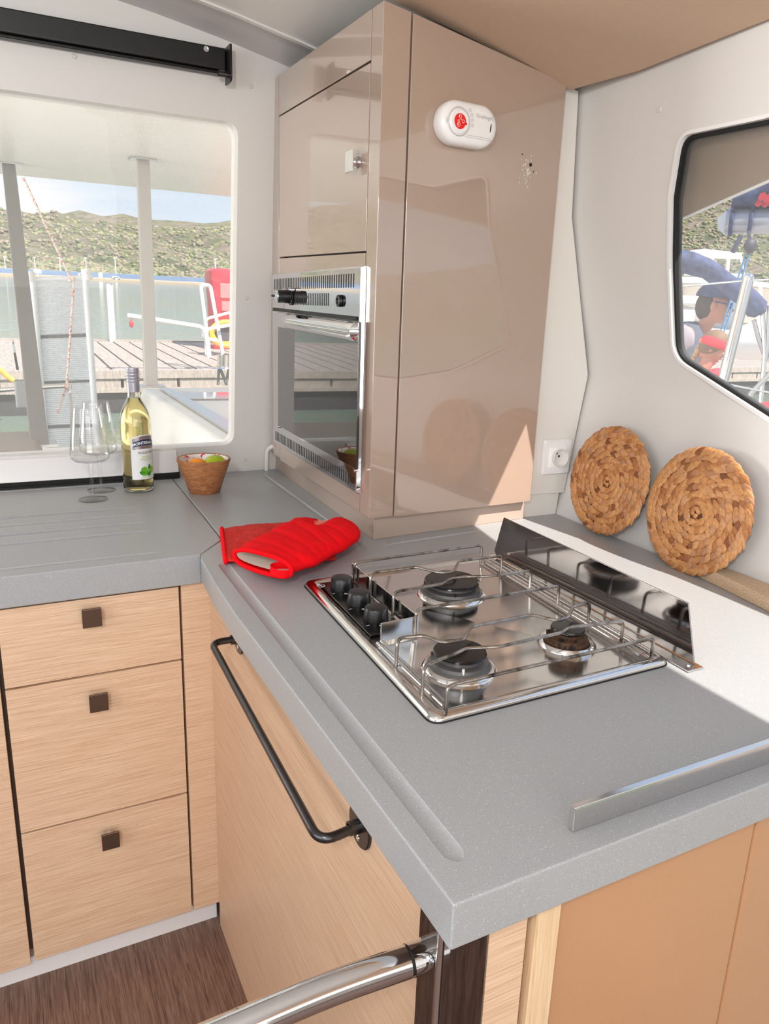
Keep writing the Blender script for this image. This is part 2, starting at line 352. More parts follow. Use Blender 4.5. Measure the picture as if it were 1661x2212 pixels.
# aft bulkhead with its opening
gl_tl, gl_tr, gl_br, gl_bl = (-1.25, 1.753), (.568, 1.753), (.560, .947), (-1.25, .945)
hole = roundpoly([Vector((x, z)) for x, z in (gl_tl, gl_tr, gl_br, gl_bl)], .035, 8)
m_ = MB(); m_.prism([(x, wall_y(z), z) for x, z in ((-1.7, .3), (1.3, .3), (1.3, 2.15), (-1.7, 2.15))], [(x, wall_y(z)+.06, z) for x, z in ((-1.7, .3), (1.3, .3), (1.3, 2.15), (-1.7, 2.15))])
wa = struct(part('wall_aft', m_, gel, loc=(0, 2.03, .3)))
c_ = MB(); c_.prism([(p.x, 1.8, p.y) for p in hole], [(p.x, 2.3, p.y) for p in hole]); cut(wa, [c_])
# right hull side wall
ys = [-2.6, -1.2, -.4, .0, .3, .5, .7, .9, 1.0, 1.1, 1.2, 1.3, 1.36, 1.6, 2.1]; zs = [.4, .7, .87, .909, 1.0, 1.1, 1.17, 1.197, 1.225, 1.26, 1.36, 1.45, 1.529, 1.6, 1.7, 1.775, 1.86, 1.98, 2.1]
def crease(y): return 0.0 if y > 1.35 else -.27*(1.35-y)
m_ = MB(); ni, nj = len(ys), len(zs); vs = []
for s_ in (0, .020):
    for y in ys:
        for z in zs: vs.append((wall_x(y, z)+s_, y, z))
fs = []
for i in range(ni-1):
    for j in range(nj-1):
        a = i*nj+j; o = ni*nj; fs += [(a, a+1, a+nj+1, a+nj), (a+o, a+nj+o, a+nj+1+o, a+1+o)]
for i in range(ni-1):
    for j in (0, nj-1): a = i*nj+j; o = ni*nj; fs.append((a, a+nj, a+nj+o, a+o))
for j in range(nj-1):
    for i in (0, ni-1): a = i*nj+j; o = ni*nj; fs.append((a, a+1, a+1+o, a+o))
m_.add(vs, fs); wr = struct(part('wall_right', m_, gel, loc=(1.15, 0, .4), sharp=60))
W2 = [onwall(*p) for p in ((1468, 288), (1661, 248), (1450, 400), (1444, 560), (1452, 775), (1475, 802), (1661, 912))]
wy = lambda i: (W2[i].y, W2[i].z)
hole2 = [wy(0), wy(2), wy(3), wy(4), wy(6), (.62, W2[6].z-.045), (.45, W2[6].z-.05), (-.12, W2[6].z-.05), (-.12, 1.755), (.35, 1.745), wy(1)]
hole2 = roundpoly([Vector(p) for p in hole2], [.03, .02, .02, .035, .02, .05, .05, .05, .05, .1, .01], 6)
c_ = MB(); c_.prism([(.8, p.x, p.y) for p in hole2], [(1.5, p.x, p.y) for p in hole2]); cut(wr, [c_])
# other walls of the saloon
m_ = MB()
for a, b_ in (((-1.75, -2.6, 0), (-1.7, 2.1, .95)), ((-1.75, -2.6, 1.72), (-1.7, 2.1, 2.1)), ((-1.75, -2.6, .95), (-1.7, -1.9, 1.72)), ((-1.75, 1.5, .95), (-1.7, 2.1, 1.72)), ((-1.75, -.2, .95), (-1.7, -.1, 1.72))): m_.box(a, b_)
struct(part('wall_left', m_, gel))
m_ = MB()
for a, b_ in (((-1.7, -2.65, 0), (1.3, -2.6, .85)), ((-1.7, -2.65, 1.85), (1.3, -2.6, 2.1)), ((-1.7, -2.65, .85), (-1.5, -2.6, 1.85)), ((.85, -2.65, .85), (1.3, -2.6, 1.85)), ((-.35, -2.65, .85), (-.27, -2.6, 1.85))): m_.box(a, b_)
struct(part('wall_forward', m_, gel))
# ceiling: curved coach roof, highest on the centreline
def ceil_z(x): return 1.995-.035*max(0, x+.1)-.115*max(0, x+.1)**2
xs = [-1.75+.142*i for i in range(21)]
m_ = MB(); lo = [Vector((x, 0, ceil_z(x))) for x in xs]; hi = [Vector((x, 0, ceil_z(x)+.08)) for x in reversed(xs)]
ring = lo+hi; m_.prism([Vector((p.x, -2.65, p.z)) for p in ring], [Vector((p.x, 1.80, p.z)) for p in ring]); struct(part('ceiling', m_, gel, sharp=40))
# cove between the ceiling panel and the bulkhead, with a lip
m_ = MB(); rings = []
for x in xs:
    z = ceil_z(x); rings.append([Vector((x, 1.80, z+.012)), Vector((x, 1.99, z-.008)), Vector((x, 2.02, z+.08)), Vector((x, 1.80, z+.08))])
m_.loft(rings); struct(part('trim_1', m_, mat('cove_shade_gelcoat', (206, 202, 203), .4), sharp=30))  # gelcoat colour darkened to paint in the shade of the downward-facing cove
m_ = MB(); rings = []
for x in xs:
    z = ceil_z(x); rings.append([Vector((x, 1.788, z-.004)), Vector((x, 1.802, z-.004)), Vector((x, 1.802, z+.02)), Vector((x, 1.788, z+.02))])
m_.loft(rings); struct(part('trim_2', m_, gel))
# beige ribbed headliner panel on the right, below the roof
hl = [on(862, -6, 1, 1.285), on(1050, 76, 1, 1.285), on(1185, 148, 1, 1.285), on(1226, 160, 0, 1.075), on(1400, 112, 0, 1.06), on(1661, 37, 0, 1.045)]
hl = [(p.x, p.y, p.z) for p in hl]
out = hl + [(1.02, .3, hl[-1][2]+.0), (1.0, -1.5, hl[-1][2]+.02), (.62, -1.5, 1.86), (.62, 1.285, 1.845)]
m_ = MB(); top = [(x, y, z+.025) for x, y, z in out]
def planar(x, y): return 1.842-.175*(x-.66)-.0*y
nx_, ny_ = 14, 16; vs = []; fs = []
def edge_x(y): return 1.035+.05*max(0, min(1, (y-.3)/1.0))
G = []
for i in range(nx_+1):
    for j in range(ny_+1):
        y = -1.5+(1.335+1.5)*j/ny_; k = i/nx_; x = .60*(1-k)+(edge_x(y))*k
        if j == ny_ and i == nx_: x -= .02; y -= .015
        G.append(Vector((x, y, 1.853-.155*(x-.6)-.1*(x-.6)**2)))
fs = [(i*(ny_+1)+j, (i+1)*(ny_+1)+j, (i+1)*(ny_+1)+j+1, i*(ny_+1)+j+1) for i in range(nx_) for j in range(ny_)]
n0 = len(G); m_.add(G+[p+Vector((0, 0, .02)) for p in G], fs+[tuple(k+n0 for k in reversed(f)) for f in fs])
per = [i*(ny_+1) for i in range(nx_+1)]+[nx_*(ny_+1)+j for j in range(1, ny_+1)]+[i*(ny_+1)+ny_ for i in range(nx_-1, -1, -1)]+[j for j in range(ny_-1, 0, -1)]
m_.f += [(per[i], per[(i+1) % len(per)], per[(i+1) % len(per)]+n0, per[i]+n0) for i in range(len(per))]
struct(part('trim_3', m_, headliner, bevel=.006))

# windows
w1 = bpy.data.objects.new('window_1', None); COL.objects.link(w1); w1['kind'] = 'structure'; M = Matrix.Translation((-.3, 2.05, .94)); w1.matrix_basis = M; ROOTM[w1.name] = M
big = roundpoly([Vector(p) for p in ((-1.27, 1.785), (.580, 1.785), (.572, .934), (-1.27, .932))], .045, 8)
m_ = MB(); m_.prism([(p.x, wall_y(p.y)+.030, p.y) for p in big], [(p.x, wall_y(p.y)+.036, p.y) for p in big]); part('glass_pane', m_, pane_l, w1)
w2 = bpy.data.objects.new('window_2', None); COL.objects.link(w2); w2['kind'] = 'structure'; M = Matrix.Translation((1.15, .5, 1.1)); w2.matrix_basis = M; ROOTM[w2.name] = M
def off2(poly, d):
    n = len(poly); c = sum(poly, Vector((0, 0)))/n; out = []
    for i in range(n):
        tt = (poly[(i+1) % n]-poly[i-1]).normalized(); nn = Vector((-tt.y, tt.x))
        if nn.dot(c-poly[i]) < 0: nn = -nn
        out.append(poly[i]+nn*d)
    return out
def ringmesh(poly, d0, d1, x0, x1):
    A = off2(poly, d0); B = off2(poly, d1); n = len(poly); m = MB(); P = lambda p, dx: Vector((wall_x(p.x, p.y)+dx, p.x, p.y))
    vs = [P(p, x0) for p in A]+[P(p, x0) for p in B]+[P(p, x1) for p in B]+[P(p, x1) for p in A]; fs = []
    for i in range(n):
        k = (i+1) % n
        for q in range(4): fs.append((q*n+i, q*n+k, ((q+1) % 4)*n+k, ((q+1) % 4)*n+i))
    return m.add(vs, fs)
part('window_frame', ringmesh(hole2, -.001, .0050, -.003, .016), white_pl, w2)
part('rubber_gasket', ringmesh(hole2, .0050, .0105, .006, .024), blackgap, w2)
A = off2(hole2, .002); m_ = MB(); m_.prism([(wall_x(p.x, p.y)+.014, p.x, p.y) for p in A], [(wall_x(p.x, p.y)+.018, p.x, p.y) for p in A]); part('glass_pane', m_, pane_r, w2)

# sill under the aft window with black rubber seal
m_ = MB(); sx0, sx1 = -1.4, .40
m_.prism([(sx0, 2.055, .886), (sx0, 2.0, .886), (sx0, 2.002, .895), (sx0, 2.022, .940), (sx0, 2.04, .940)], [(sx1, 2.055, .886), (sx1, 2.0, .886), (sx1, 2.002, .895), (sx1, 2.022, .940), (sx1, 2.04, .940)])
struct(part('trim_4', m_, white_pl, bevel=.002))
m_ = MB(); m_.box((sx0, 2.002, K), (sx1+.002, 2.05, .886)); m_.box((sx0, 1.996, K), (sx1, 2.0, .876)); struct(part('trim_5', m_, blackgap))
# hull moulding beside the window (shallow return towards the cabinet)
m_ = MB(); m_.prism([(.60, 2.045, .87), (.60, 2.0, .87), (.608, 1.992, .87), (.72, 1.992, .87), (.72, 2.045, .87)], [(.60, 1.96, 1.93), (.60, 1.935, 1.93), (.606, 1.93, 1.93), (.72, 1.93, 1.93), (.72, 1.96, 1.93)])
# white side panel between the tall cabinet and the hull (bent outline)
o2 = [(1.048, .925), (1.163, .922), (1.200, 1.197), (1.111, 1.529), (1.098, 1.768), (1.062, 1.775)]
m_ = MB(); m_.prism([(x, 1.344, z) for x, z in o2], [(x, 1.40, z) for x, z in o2]); struct(part('trim_6', m_, gel_warm, bevel=.002))
m_ = MB(); m_.prism([(1.05, 1.352, K), (1.150, 1.352, K), (1.155, 1.352, .925), (1.05, 1.352, .925)], [(1.05, 1.40, K), (1.15, 1.40, K), (1.155, 1.40, .925), (1.05, 1.40, .925)]); struct(part('trim_7', m_, gel_warm))
m_ = MB(); o3 = [(1.06, K), (1.158, K), (1.170, .92), (1.21, 1.197), (1.124, 1.529), (1.112, 1.80), (1.06, 1.80)]
m_.prism([(x, 1.385, z) for x, z in o3], [(x, 1.41, z) for x, z in o3]); struct(part('trim_8', m_, blackgap))  # black sheet behind the panel stands in for the shade in the gap
# round white screw plugs on the gelcoat
def plugs(pts, nrm, r=.0055):
    for i, p in enumerate(pts):
        m = MB(); m.lathe([(0, .0012), (r*.8, .0012), (r, 0)], p, 20, nrm)
        o = part('screw_plug', m, mat('plug_plastic', (214, 208, 202), .5) if 'plug_plastic' not in MATS else MATS['plug_plastic'])
        tag(o, PL[i][0], 'screw cover')
PL = [('off-white round screw cover under the black blind box, far from its bracket',), ('off-white round screw cover beside the end bracket of the black blind box',), ('off-white round screw cover on the pillar at oven knob height',), ('off-white round screw cover above the wooden fruit bowl',)]
pts = [on(160, 124, 1, 1.965), on(540, 188, 1, 1.965), on(532, 644, 1, 2.0), on(532, 995, 1, 2.028)]
pts = [Vector((p.x, wall_y(p.z)-.0002, p.z)) for p in pts]
plugs(pts, Vector((0, -1, -.085)))
PL = [('off-white oval-looking screw cover high on the wall above the side window corner',)]
p = onwall(1424, 236); plugs([Vector((p.x-.0004, p.y, p.z))], Vector((-1, 0, .05)))
# raised crease line that runs up the bulkhead
# black blind box on the bulkhead
bb = thing('roller_blind', 'long black roller blind box mounted high on the white bulkhead', 'blind', (.1, 1.94, 1.86))
zt, zb = 1.897, 1.851
m_ = MB(); m_.box((-1.1, wall_y(1.9)-.032, zb), (.528, wall_y(1.9)-.001, zt)); part('blind_box', m_, black, bb, bevel=.003)
m_ = MB(); m_.box((-1.1, wall_y(1.9)-.026, zb-.008), (.515, wall_y(1.9)-.005, zb-.001)); part('bottom_bar', m_, mat('black_anodised', (24, 24, 26), .25, .4), bb, bevel=.002)
m_ = MB(); P = roundpoly([Vector(p) for p in ((1.905, 1.899), (1.955, 1.899), (1.955, 1.822), (1.905, 1.822))], [.004, .002, .004, .014], 4)
m_.prism([(.529, p.x-.02, p.y) for p in P], [(.533, p.x-.02, p.y) for p in P]); part('end_bracket', m_, black, bb)
m_ = MB(); m_.cyl((.505, 1.905, 1.838), (.529, 1.905, 1.838), .006, 16); part('bracket_pin', m_, darksteel, bb)
m_ = MB(); p = on(445, 106, 1, wall_y(1.9)-.0325); m_.lathe([(0, .001), (.0045, .001), (.0045, .003), (.0062, .003), (.0062, 0)], p, 20, Vector((0, -1, 0))); part('grub_screw', m_, chrome, bb)

# ------------------------------------------------------------------ worktops
def prismz(poly, z0, z1): return [(x, y, z0) for x, y in poly], [(x, y, z1) for x, y in poly]
def groove(a, b_, r=.0055, depth=.0028, z=K, taper=.04):
    a = Vector((*a, z)); b_ = Vector((*b_, z)); d = (b_-a); Lg = d.length; d.normalize(); s = Vector((-d.y, d.x, 0)); rings = []
    ts = [0, taper*.3, taper, Lg-taper, Lg-taper*.3, Lg]; ks = [.12, .6, 1, 1, .6, .12]
    for tt, k in zip(ts, ks):
        ring = []
        for i in range(12):
            an = 2*pi*i/12; ring.append(a+d*tt+s*(r*k*math.cos(an))+Vector((0, 0, (depth*k if math.sin(an) < 0 else .004)*math.sin(an))))
        rings.append(ring)
    return MB().loft(rings)
seam = [(.305, 1.352), (.365, 1.425), (.372, 1.60), (.382, 1.99)]
poly = [(-1.4, 1.348), (.303, 1.348), (.3635, 1.4245), (.3705, 1.60), (.3805, 1.99), (.3805, 2.036), (-1.4, 2.036)]
m_ = MB(); m_.prism(*prismz(poly, .812, K)); wt = part('sink_worktop', m_, solid, bevel=.0025, seg=3, loc=(0, 1.7, .812))
bake(wt)
gr = []
for i, (px, py, y) in enumerate(((293, 1096, 1.733), (300, 1111, 1.668), (309, 1128, 1.601), (320, 1147, 1.535))): gr.append(groove((-.9, y), (.246-.002*i, y), .0085, .0045))
gr.append(groove((-.9, 1.386), (.238, 1.388), .006, .004)); gr.append(groove((-.9, 1.981), (.362, 1.981), .0045))
cut(wt, gr)
tag(wt, 'grey speckled drainer worktop with long grooves beneath the aft window', 'worktop')
poly = [(.3045, 1.349), (.298, 1.325), (.290, 1.20), (.285, 1.05), (.285, .412), (1.115, .422), (1.148, .76), (1.153, 1.36), (1.153, 2.05), (.3825, 2.05), (.3825, 1.99), (.3725, 1.60), (.3655, 1.4245)]
poly = [(.3047, 1.350), (.298, 1.325), (.290, 1.20), (.285, 1.05), (.285, .412), (1.13, .422), (1.148, .80), (1.150, 1.36), (1.150, 2.036), (.3820, 2.036), (.3820, 1.99), (.3722, 1.60), (.3652, 1.4245)]
m_ = MB(); m_.prism(*prismz(poly, .8235, K)); wp = part('peninsula_worktop', m_, solid, bevel=.0028, seg=3, loc=(.7, 1.0, .8235))
bake(wp)
cut(wp, [groove((.3285, 1.285), (.3165, .452), .0105, .003, taper=.012), groove((.626, 1.975), (.608, 1.262), .0065), groove((.657, 1.274), (.90, 1.292), .007), groove((.39, 1.981), (.577, 1.975), .0045)])
tag(wp, 'grey speckled peninsula worktop holding the gas hob and tall cabinet', 'worktop')
# steel fiddle rail
m_ = MB(); m_.box((.431, .4405, K), (1.08, .4475, .8965)); tag(part('fiddle_rail', m_, steel, bevel=.0012), 'flat polished steel fiddle rail standing near the front worktop edge', 'rail')
# wooden batten at the hull side
m_ = MB(); bt = [(1.117, .915), (1.082, .70), (1.055, .50), (1.12, .50), (1.148, .76), (1.150, .90)]
m_ = MB(); m_.prism(*prismz(bt, K, .8935)); tag(part('wood_batten', m_, batten, bevel=.002), 'rough pale wooden batten lying on worktop beside a placemat and hull wall', 'batten')

# ------------------------------------------------------------------ base cabinets
bc = thing('drawer_cabinet', 'oak drawer unit with three drawers under the drainer worktop', 'cabinet', (.1, 1.4, 0))
m_ = MB(); m_.box((-.056, 1.379, .075), (.268, 1.95, .811)); part('carcass', m_, mat('dark_carcass', (74, 60, 52), .7), bc)
def knob(parent, c, m=None, mm=bronze):
    c = Vector(c)
    k = MB(); k.box((c.x-.0165, c.y-.026, c.z-.018), (c.x+.0165, c.y-.0215, c.z+.018)); kn = part('knob', k, mm, parent, bevel=.0012)
    k = MB(); k.cyl((c.x, c.y, c.z), (c.x, c.y-.022, c.z), .0085, 20, .006); part('knob_stem', k, chrome, kn)
for z0, z1, kz, kx in ((.6565, .806, .778, .104), (.3565, .6525, .609, .105), (.060, .3525, .307, .108)):
    m_ = MB(); m_.box((-.046, 1.36, z0), (.2625, 1.379, z1)); d_ = part('drawer_front', m_, oak_x, bc, bevel=.001); knob(d_, (kx, 1.36, kz))
# neighbouring unit, mostly out of frame
bc2 = thing('oak_door_cabinet', 'oak cabinet unit cut by the picture border beside the drawers', 'cabinet', (-.3, 1.4, 0))
m_ = MB(); m_.box((-.6, 1.379, .075), (-.060, 1.95, .811)); part('carcass', m_, MATS['dark_carcass'], bc2)
m_ = MB(); m_.box((-.6, 1.36, .056), (-.0535, 1.379, .806)); part('cabinet_door', m_, oak_x, bc2, bevel=.001)
# corner filler post and kick board
m_ = MB(); m_.box((.267, 1.36, .060), (.334, 1.40, .811)); tag(part('corner_filler', m_, oak_x, bevel=.001), 'narrow upright oak filler strip in the corner beside the drawers', 'filler panel')
m_ = MB(); m_.box((-1.2, 1.385, 0), (.3215, 1.40, .050)); struct(part('baseboard_aft', m_, white_pl))
m_ = MB(); m_.box((-1.2, 1.392, .05), (.3215, 1.41, .076)); struct(part('trim_9', m_, taupe_matte))
# peninsula side
pn = thing('peninsula_cabinet', 'oak-fronted peninsula base carrying the hob worktop and towel bar', 'cabinet', (.5, .9, 0))
m_ = MB(); m_.box((.322, .492, .0), (.342, 1.359, .8230)); part('side_door', m_, oak_y, pn, bevel=.001)
m_ = MB(); m_.box((.345, .50, 0), (.40, 1.34, .82)); part('carcass', m_, MATS['dark_carcass'], pn)
m_ = MB(); m_.box((.303, .4565, .0), (.342, .4915, .8230)); part('dark_post', m_, darkgloss, pn, bevel=.001)
m_ = MB(); m_.box((.303, .4345, .0), (.342, .4505, .8230)); part('dark_front', m_, darkgloss, pn, bevel=.0035, seg=3)
m_ = MB(); m_.cyl((.3035, .4535, 0), (.3035, .4535, .8230), .0042, 12); part('chrome_edge', m_, chrome, pn)
m_ = MB(); m_.box((.3425, .436, .0), (.3845, .46, .8230)); part('front_panel', m_, oak_x, pn, bevel=.0005)
m_ = MB(); m_.box((.3915, .432, .0), (.420, .47, .8230)); part('end_stile', m_, oak_z, pn, bevel=.001)
m_ = MB(); m_.box((.4205, .440, 0), (.6985, .47, .8225)); part('leather_panel', m_, leather, pn, bevel=.004)
m_ = MB(); m_.box((.7005, .440, 0), (1.06, .47, .8225)); part('leather_panel', m_, leather, pn, bevel=.004)
# towel bar
tb = thing('towel_bar', 'dark gunmetal towel bar on round flanges across the oak side door', 'handle', (.3, .9, .765))
pth = fillet([(.322, 1.155, .777), (.2735, 1.157, .777), (.2675, .652, .757), (.322, .660, .757)], .022, 8)
m_ = MB(); m_.tube(pth, .0058, 14); part('bar', m_, darksteel, tb)
for y, za in ((1.155, .777), (.660, .757)):
    m_ = MB(); m_.lathe([(0, .004), (.0255, .004), (.027, .0025), (.027, 0)], (.322, y, za), 36, (-1, 0, 0)); fl = part('flange', m_, darksteel, tb)
    m_ = MB(); m_.lathe([(.0062, .016), (.0085, .016), (.0085, .003)], (.322, y, za), 20, (-1, 0, 0)); part('collar', m_, darksteel, fl)
    for dz in (-.0165, .0165):
        m_ = MB(); m_.lathe([(0, .0045), (.001, .0045), (.0012, .0052), (.003, .0052), (.0042, .004)], (.322, y, za+dz), 14, (-1, 0, 0)); part('screw', m_, steel, fl)
# chrome grab rail
gb = thing('grab_rail', 'thick polished chrome grab rail fixed to the dark post below worktop', 'rail', (.2, .475, .75))
m_ = MB(); m_.tube(fillet([(.281, .474, .757), (.20, .478, .757), (-.02, .470, .757), (-.06, .43, .757), (-.06, .36, .60)], .05, 8), .0142, 28); part('tube', m_, chrome, gb)
m_ = MB(); m_.cyl((.303, .474, .757), (.2835, .474, .757), .0145, 28); part('end_socket', m_, chrome, gb)
m_ = MB(); m_.cyl((.2835, .474, .757), (.2805, .474, .757), .0128, 28); part('joint_ring', m_, blackgap, gb)

# ------------------------------------------------------------------ tall oven cabinet
cA = Vector((.65, 1.317, 0)); u = Vector((.998, .065, 0)); v = Vector((.046, .999, 0)); nf = Vector((.065, -.998, 0)); nl = Vector((-.999, .046, 0))
def FP(a, z, out=0): return cA+u*a+nf*(.0205+out)+Vector((0, 0, z))       # on the cabinet's front face
def SP(a, z, out=0): return cA+v*a+nl*(.0205+out)+Vector((0, 0, z))       # on the oven side face
tc0 = thing('tall_cabinet', 'tall taupe gloss cabinet standing on the peninsula worktop', 'cabinet', (.86, 1.65, K))
def slab(face, a0, a1, zb0, zb1, zt1, zt0, thick=.016):
    m = MB(); q = [(a0, zb0), (a1, zb1), (a1, zt1), (a0, zt0)]
    return m.prism([face(a, z) for a, z in q], [face(a, z, -thick) for a, z in q])
ctop = lambda a: 1.829-.134*(a+.02)           # the top follows the roof camber
stop = lambda a: 1.829+.052*(a+.02)
# body (recessed behind the fronts)
foot = [cA+u*.002+v*.012, cA+u*.392+v*.012, cA+u*.392+v*.70, cA+v*.735]
m_ = MB(); hts = [1.822, 1.765, 1.80, 1.862]
m_.prism([Vector((p.x, p.y, .925)) for p in foot], [Vector((p.x, p.y, h)) for p, h in zip(foot, hts)]); part('body', m_, MATS['dark_carcass'], tc0)
# plinth
pf = [cA+Vector((0, 0, K)), Vector((1.048, 1.343, K)), Vector((1.048, 2.06, K)), Vector((.684, 2.059, K))]
m_ = MB(); m_.prism(pf, [p+Vector((0, 0, .056)) for p in pf]); part('plinth', m_, taupe_matte, tc0, bevel=.001)
# front: corner post and big panel
cz = lambda z: z
m_ = MB(); c0 = FP(-.0225, .922); 
q0 = [FP(-.0225, 0), FP(.0325, 0), FP(.0325, 0, -.03), SP(.026, 0, -.03), SP(.026, 0), SP(-.0225, 0)]
corner = [Vector((.6285, 1.2955, 0)), FP(.0325, 0), FP(.0325, 0, -.016), Vector((.648, 1.320, 0)), SP(.0275, 0, -.016), SP(.0275, 0)]
ht = [1.829, ctop(.0325), ctop(.0325), 1.829, stop(.03), stop(.03)]
m_.prism([Vector((p.x, p.y, .922)) for p in corner], [Vector((p.x, p.y, h)) for p, h in zip(corner, ht)]); part('corner_post', m_, taupe, tc0, bevel=.0012)
big_ = part('front_panel', slab(FP, .0362, .3975, .920, .916, ctop(.3975)-.003, ctop(.0362)), taupe, tc0, bevel=.0012)
# old screw holes and chipped lacquer
for (px, py, r) in ((1128, 333, .0014), (1146, 356, .0035), (1152, 371, .0014)):
    p = onp(px, py, FP(0, 0), nf); m = MB(); m.lathe([(0, .0004), (r, .0004), (r, 0)], p, 14, nf); part('screw_hole', m, blackgap, big_)
m_ = MB(); rnd = random.Random(3)
for i in range(46):
    px = 1136+rnd.gauss(0, 7); py = 366+rnd.gauss(0, 15)
    if abs(px-1146) < 5 and abs(py-356) < 6: continue
    p = onp(px, py, FP(0, 0), nf)+nf*.00015; s_ = .0006+abs(rnd.gauss(0, .0008)); k = rnd.randint(3, 6); a0 = rnd.random()*6
    vs = [p+u*s_*math.cos(a0+2*pi*j/k)*(.6+rnd.random()*.6)+Vector((0, 0, s_*1.4*math.sin(a0+2*pi*j/k))) for j in range(k)]
    m_.add(vs, [tuple(range(k))])
for px, py, s_ in ((1140, 367, .0035), (1139, 376, .003), (1137, 391, .002)):
    p = onp(px, py, FP(0, 0), nf)+nf*.0002; vs = [p+u*s_*math.cos(2*pi*j/7)*(.5+rnd.random()*.6)+Vector((0, 0, s_*1.3*math.sin(2*pi*j/7)*(.6+rnd.random()*.5))) for j in range(7)]; m_.add(vs, [tuple(range(7))])
part('chipped_lacquer', m_, mat('chipped_primer', (214, 206, 196), .8), big_, fix=False)
# oven side fronts
part('end_stile', slab(SP, .6085, .688, .924, .922, stop(.688), stop(.6085)), taupe, tc0, bevel=.001)
part('top_flap', slab(SP, .031, .6055, 1.752, 1.773, stop(.6055), stop(.031)), taupe, tc0, bevel=.001)
dr = part('cupboard_door', slab(SP, .031, .6055, 1.432, 1.446, 1.770, 1.748), taupe, tc0, bevel=.001)
kc = onp(772, 351, SP(0, 0), nl)
m_ = MB(); q = [(-.018, -.019), (.018, -.019), (.018, .019), (-.018, .019)]
m_.prism([kc+v*a+nl*.0185+Vector((0, 0, b_)) for a, b_ in q], [kc+v*a+nl*.0145+Vector((0, 0, b_)) for a, b_ in q]); kn = part('knob', m_, mat('nickel', (224, 222, 220), .12, 1.0), dr, bevel=.001)
m_ = MB(); m_.lathe([(.0105, 0), (.0105, .003), (.008, .006), (.0075, .0145)], kc, 24, nl); part('knob_stem', m_, chrome, kn)
part('upper_rail', slab(SP, .031, .6055, 1.392, 1.40, 1.4425, 1.4285), taupe, tc0)
part('lower_rail', slab(SP, .031, .6055, .924, .918, .975, .975), taupe, tc0, bevel=.001)
# small sticker on the stile
p = onp(594, 953, SP(0, 0), nl)+nl*.0004
m_ = MB()
for k in range(14):
    a = 2*pi*k/14; c = p+v*.011*math.cos(a)+Vector((0, 0, .017*math.sin(a))); m_.lathe([(0, .0002), (.0013, .0002), (.0013, 0)], c, 6, nl)
for dz in (-.004, .002, .008):
    m_.add([p+v*a+Vector((0, 0, dz+b_)) for a, b_ in ((-.005, 0), (.005, 0), (.005, .002), (-.005, .002))], [(0, 1, 2, 3)])
tag(part('round_sticker', m_, mat('faded_red_ink', (226, 120, 104), .6), fix=False), 'small faded red round sticker low on the taupe cabinet end', 'sticker')

# oven
ov = thing('oven', 'built-in chrome gas oven with dark glass door in the tall cabinet', 'oven', SP(.33, .965))
OZ = lambda z: z
m_ = MB(); a0, a1, z0, z1 = .0265, .6385, .965, 1.403
q = [(a0, z0), (a1, z0), (a1, z1), (a0, z1)]
fr_o = [SP(a, z, .010) for a, z in q]; bk = [SP(a, z, 0) for a, z in ((a0-.004, z0-.004), (a1+.004, z0-.004), (a1+.004, z1+.004), (a0-.004, z1+.004))]
m_.prism(fr_o, bk); of = part('fascia', m_, chrome, ov, bevel=.0015)
# fascia slots, each row one mesh pattern
def slots(n, aL, aR, zt, zb):
    m = MB()
    for i in range(n):
        a = aL+(aR-aL)*i/(n-1); w_ = .0023
        m.box((0, 0, 0), (1, 1, 1)); vs = m.v[-8:]
        q = [SP(a-w_, zb, .0098), SP(a+w_, zb, .0098), SP(a+w_, zb, .0104), SP(a-w_, zb, .0104), SP(a-w_, zt, .0098), SP(a+w_, zt, .0098), SP(a+w_, zt, .0104), SP(a-w_, zt, .0104)]
        m.v[-8:] = q
    return m
part('vent_slots', slots(42, .615, .063, 1.392, 1.366), blackgap, of); part('vent_slots', slots(23, .470, .205, 1.356, 1.330), blackgap, of)
part('vent_slots', slots(42, .610, .070, .998, .974), blackgap, of)
# control knob and cooking timer
kc = onp(628, 641, SP(0, 0, .012), nl)
m_ = MB(); m_.lathe([(0, .034), (.013, .034), (.015, .032), (.0155, .004), (.020, .002), (.020, 0)], kc, 32, nl); part('thermostat_knob', m_, black, ov)
m_ = MB(); m_.lathe([(0, .0365), (.0115, .0365), (.0135, .034)], kc, 32, nl); part('knob_cap', m_, chrome, ov)
for da in (.022, -.024):
    m_ = MB(); c = kc+v*da+Vector((0, 0, .016)); m_.cyl(c, c+nl*.012, .005, 14); part('indicator_button', m_, chrome, ov)
m_ = MB(); c = onp(598, 639, SP(0, 0, .011), nl); m_.cyl(c, c+nl*.014, .0028, 10); part('igniter_button', m_, black, ov)
m_ = MB(); c = onp(735, 650, SP(0, 0, .011), nl); m_.lathe([(0, .004), (.005, .004), (.006, .007), (.0115, .006), (.012, 0)], c, 28, nl); part('light_switch', m_, black, ov)
for (px, py, h) in ((627, 620, .004), (612, 662, .006)):
    m_ = MB(); c = onp(px, py, SP(0, 0, .0106), nl); m_.add([c-v*.0008-Vector((0, 0, h)), c+v*.0008-Vector((0, 0, h)), c+v*.0008+Vector((0, 0, h)), c-v*.0008+Vector((0, 0, h))], [(0, 1, 2, 3)]); part('dial_mark', m_, ink, ov, fix=False)

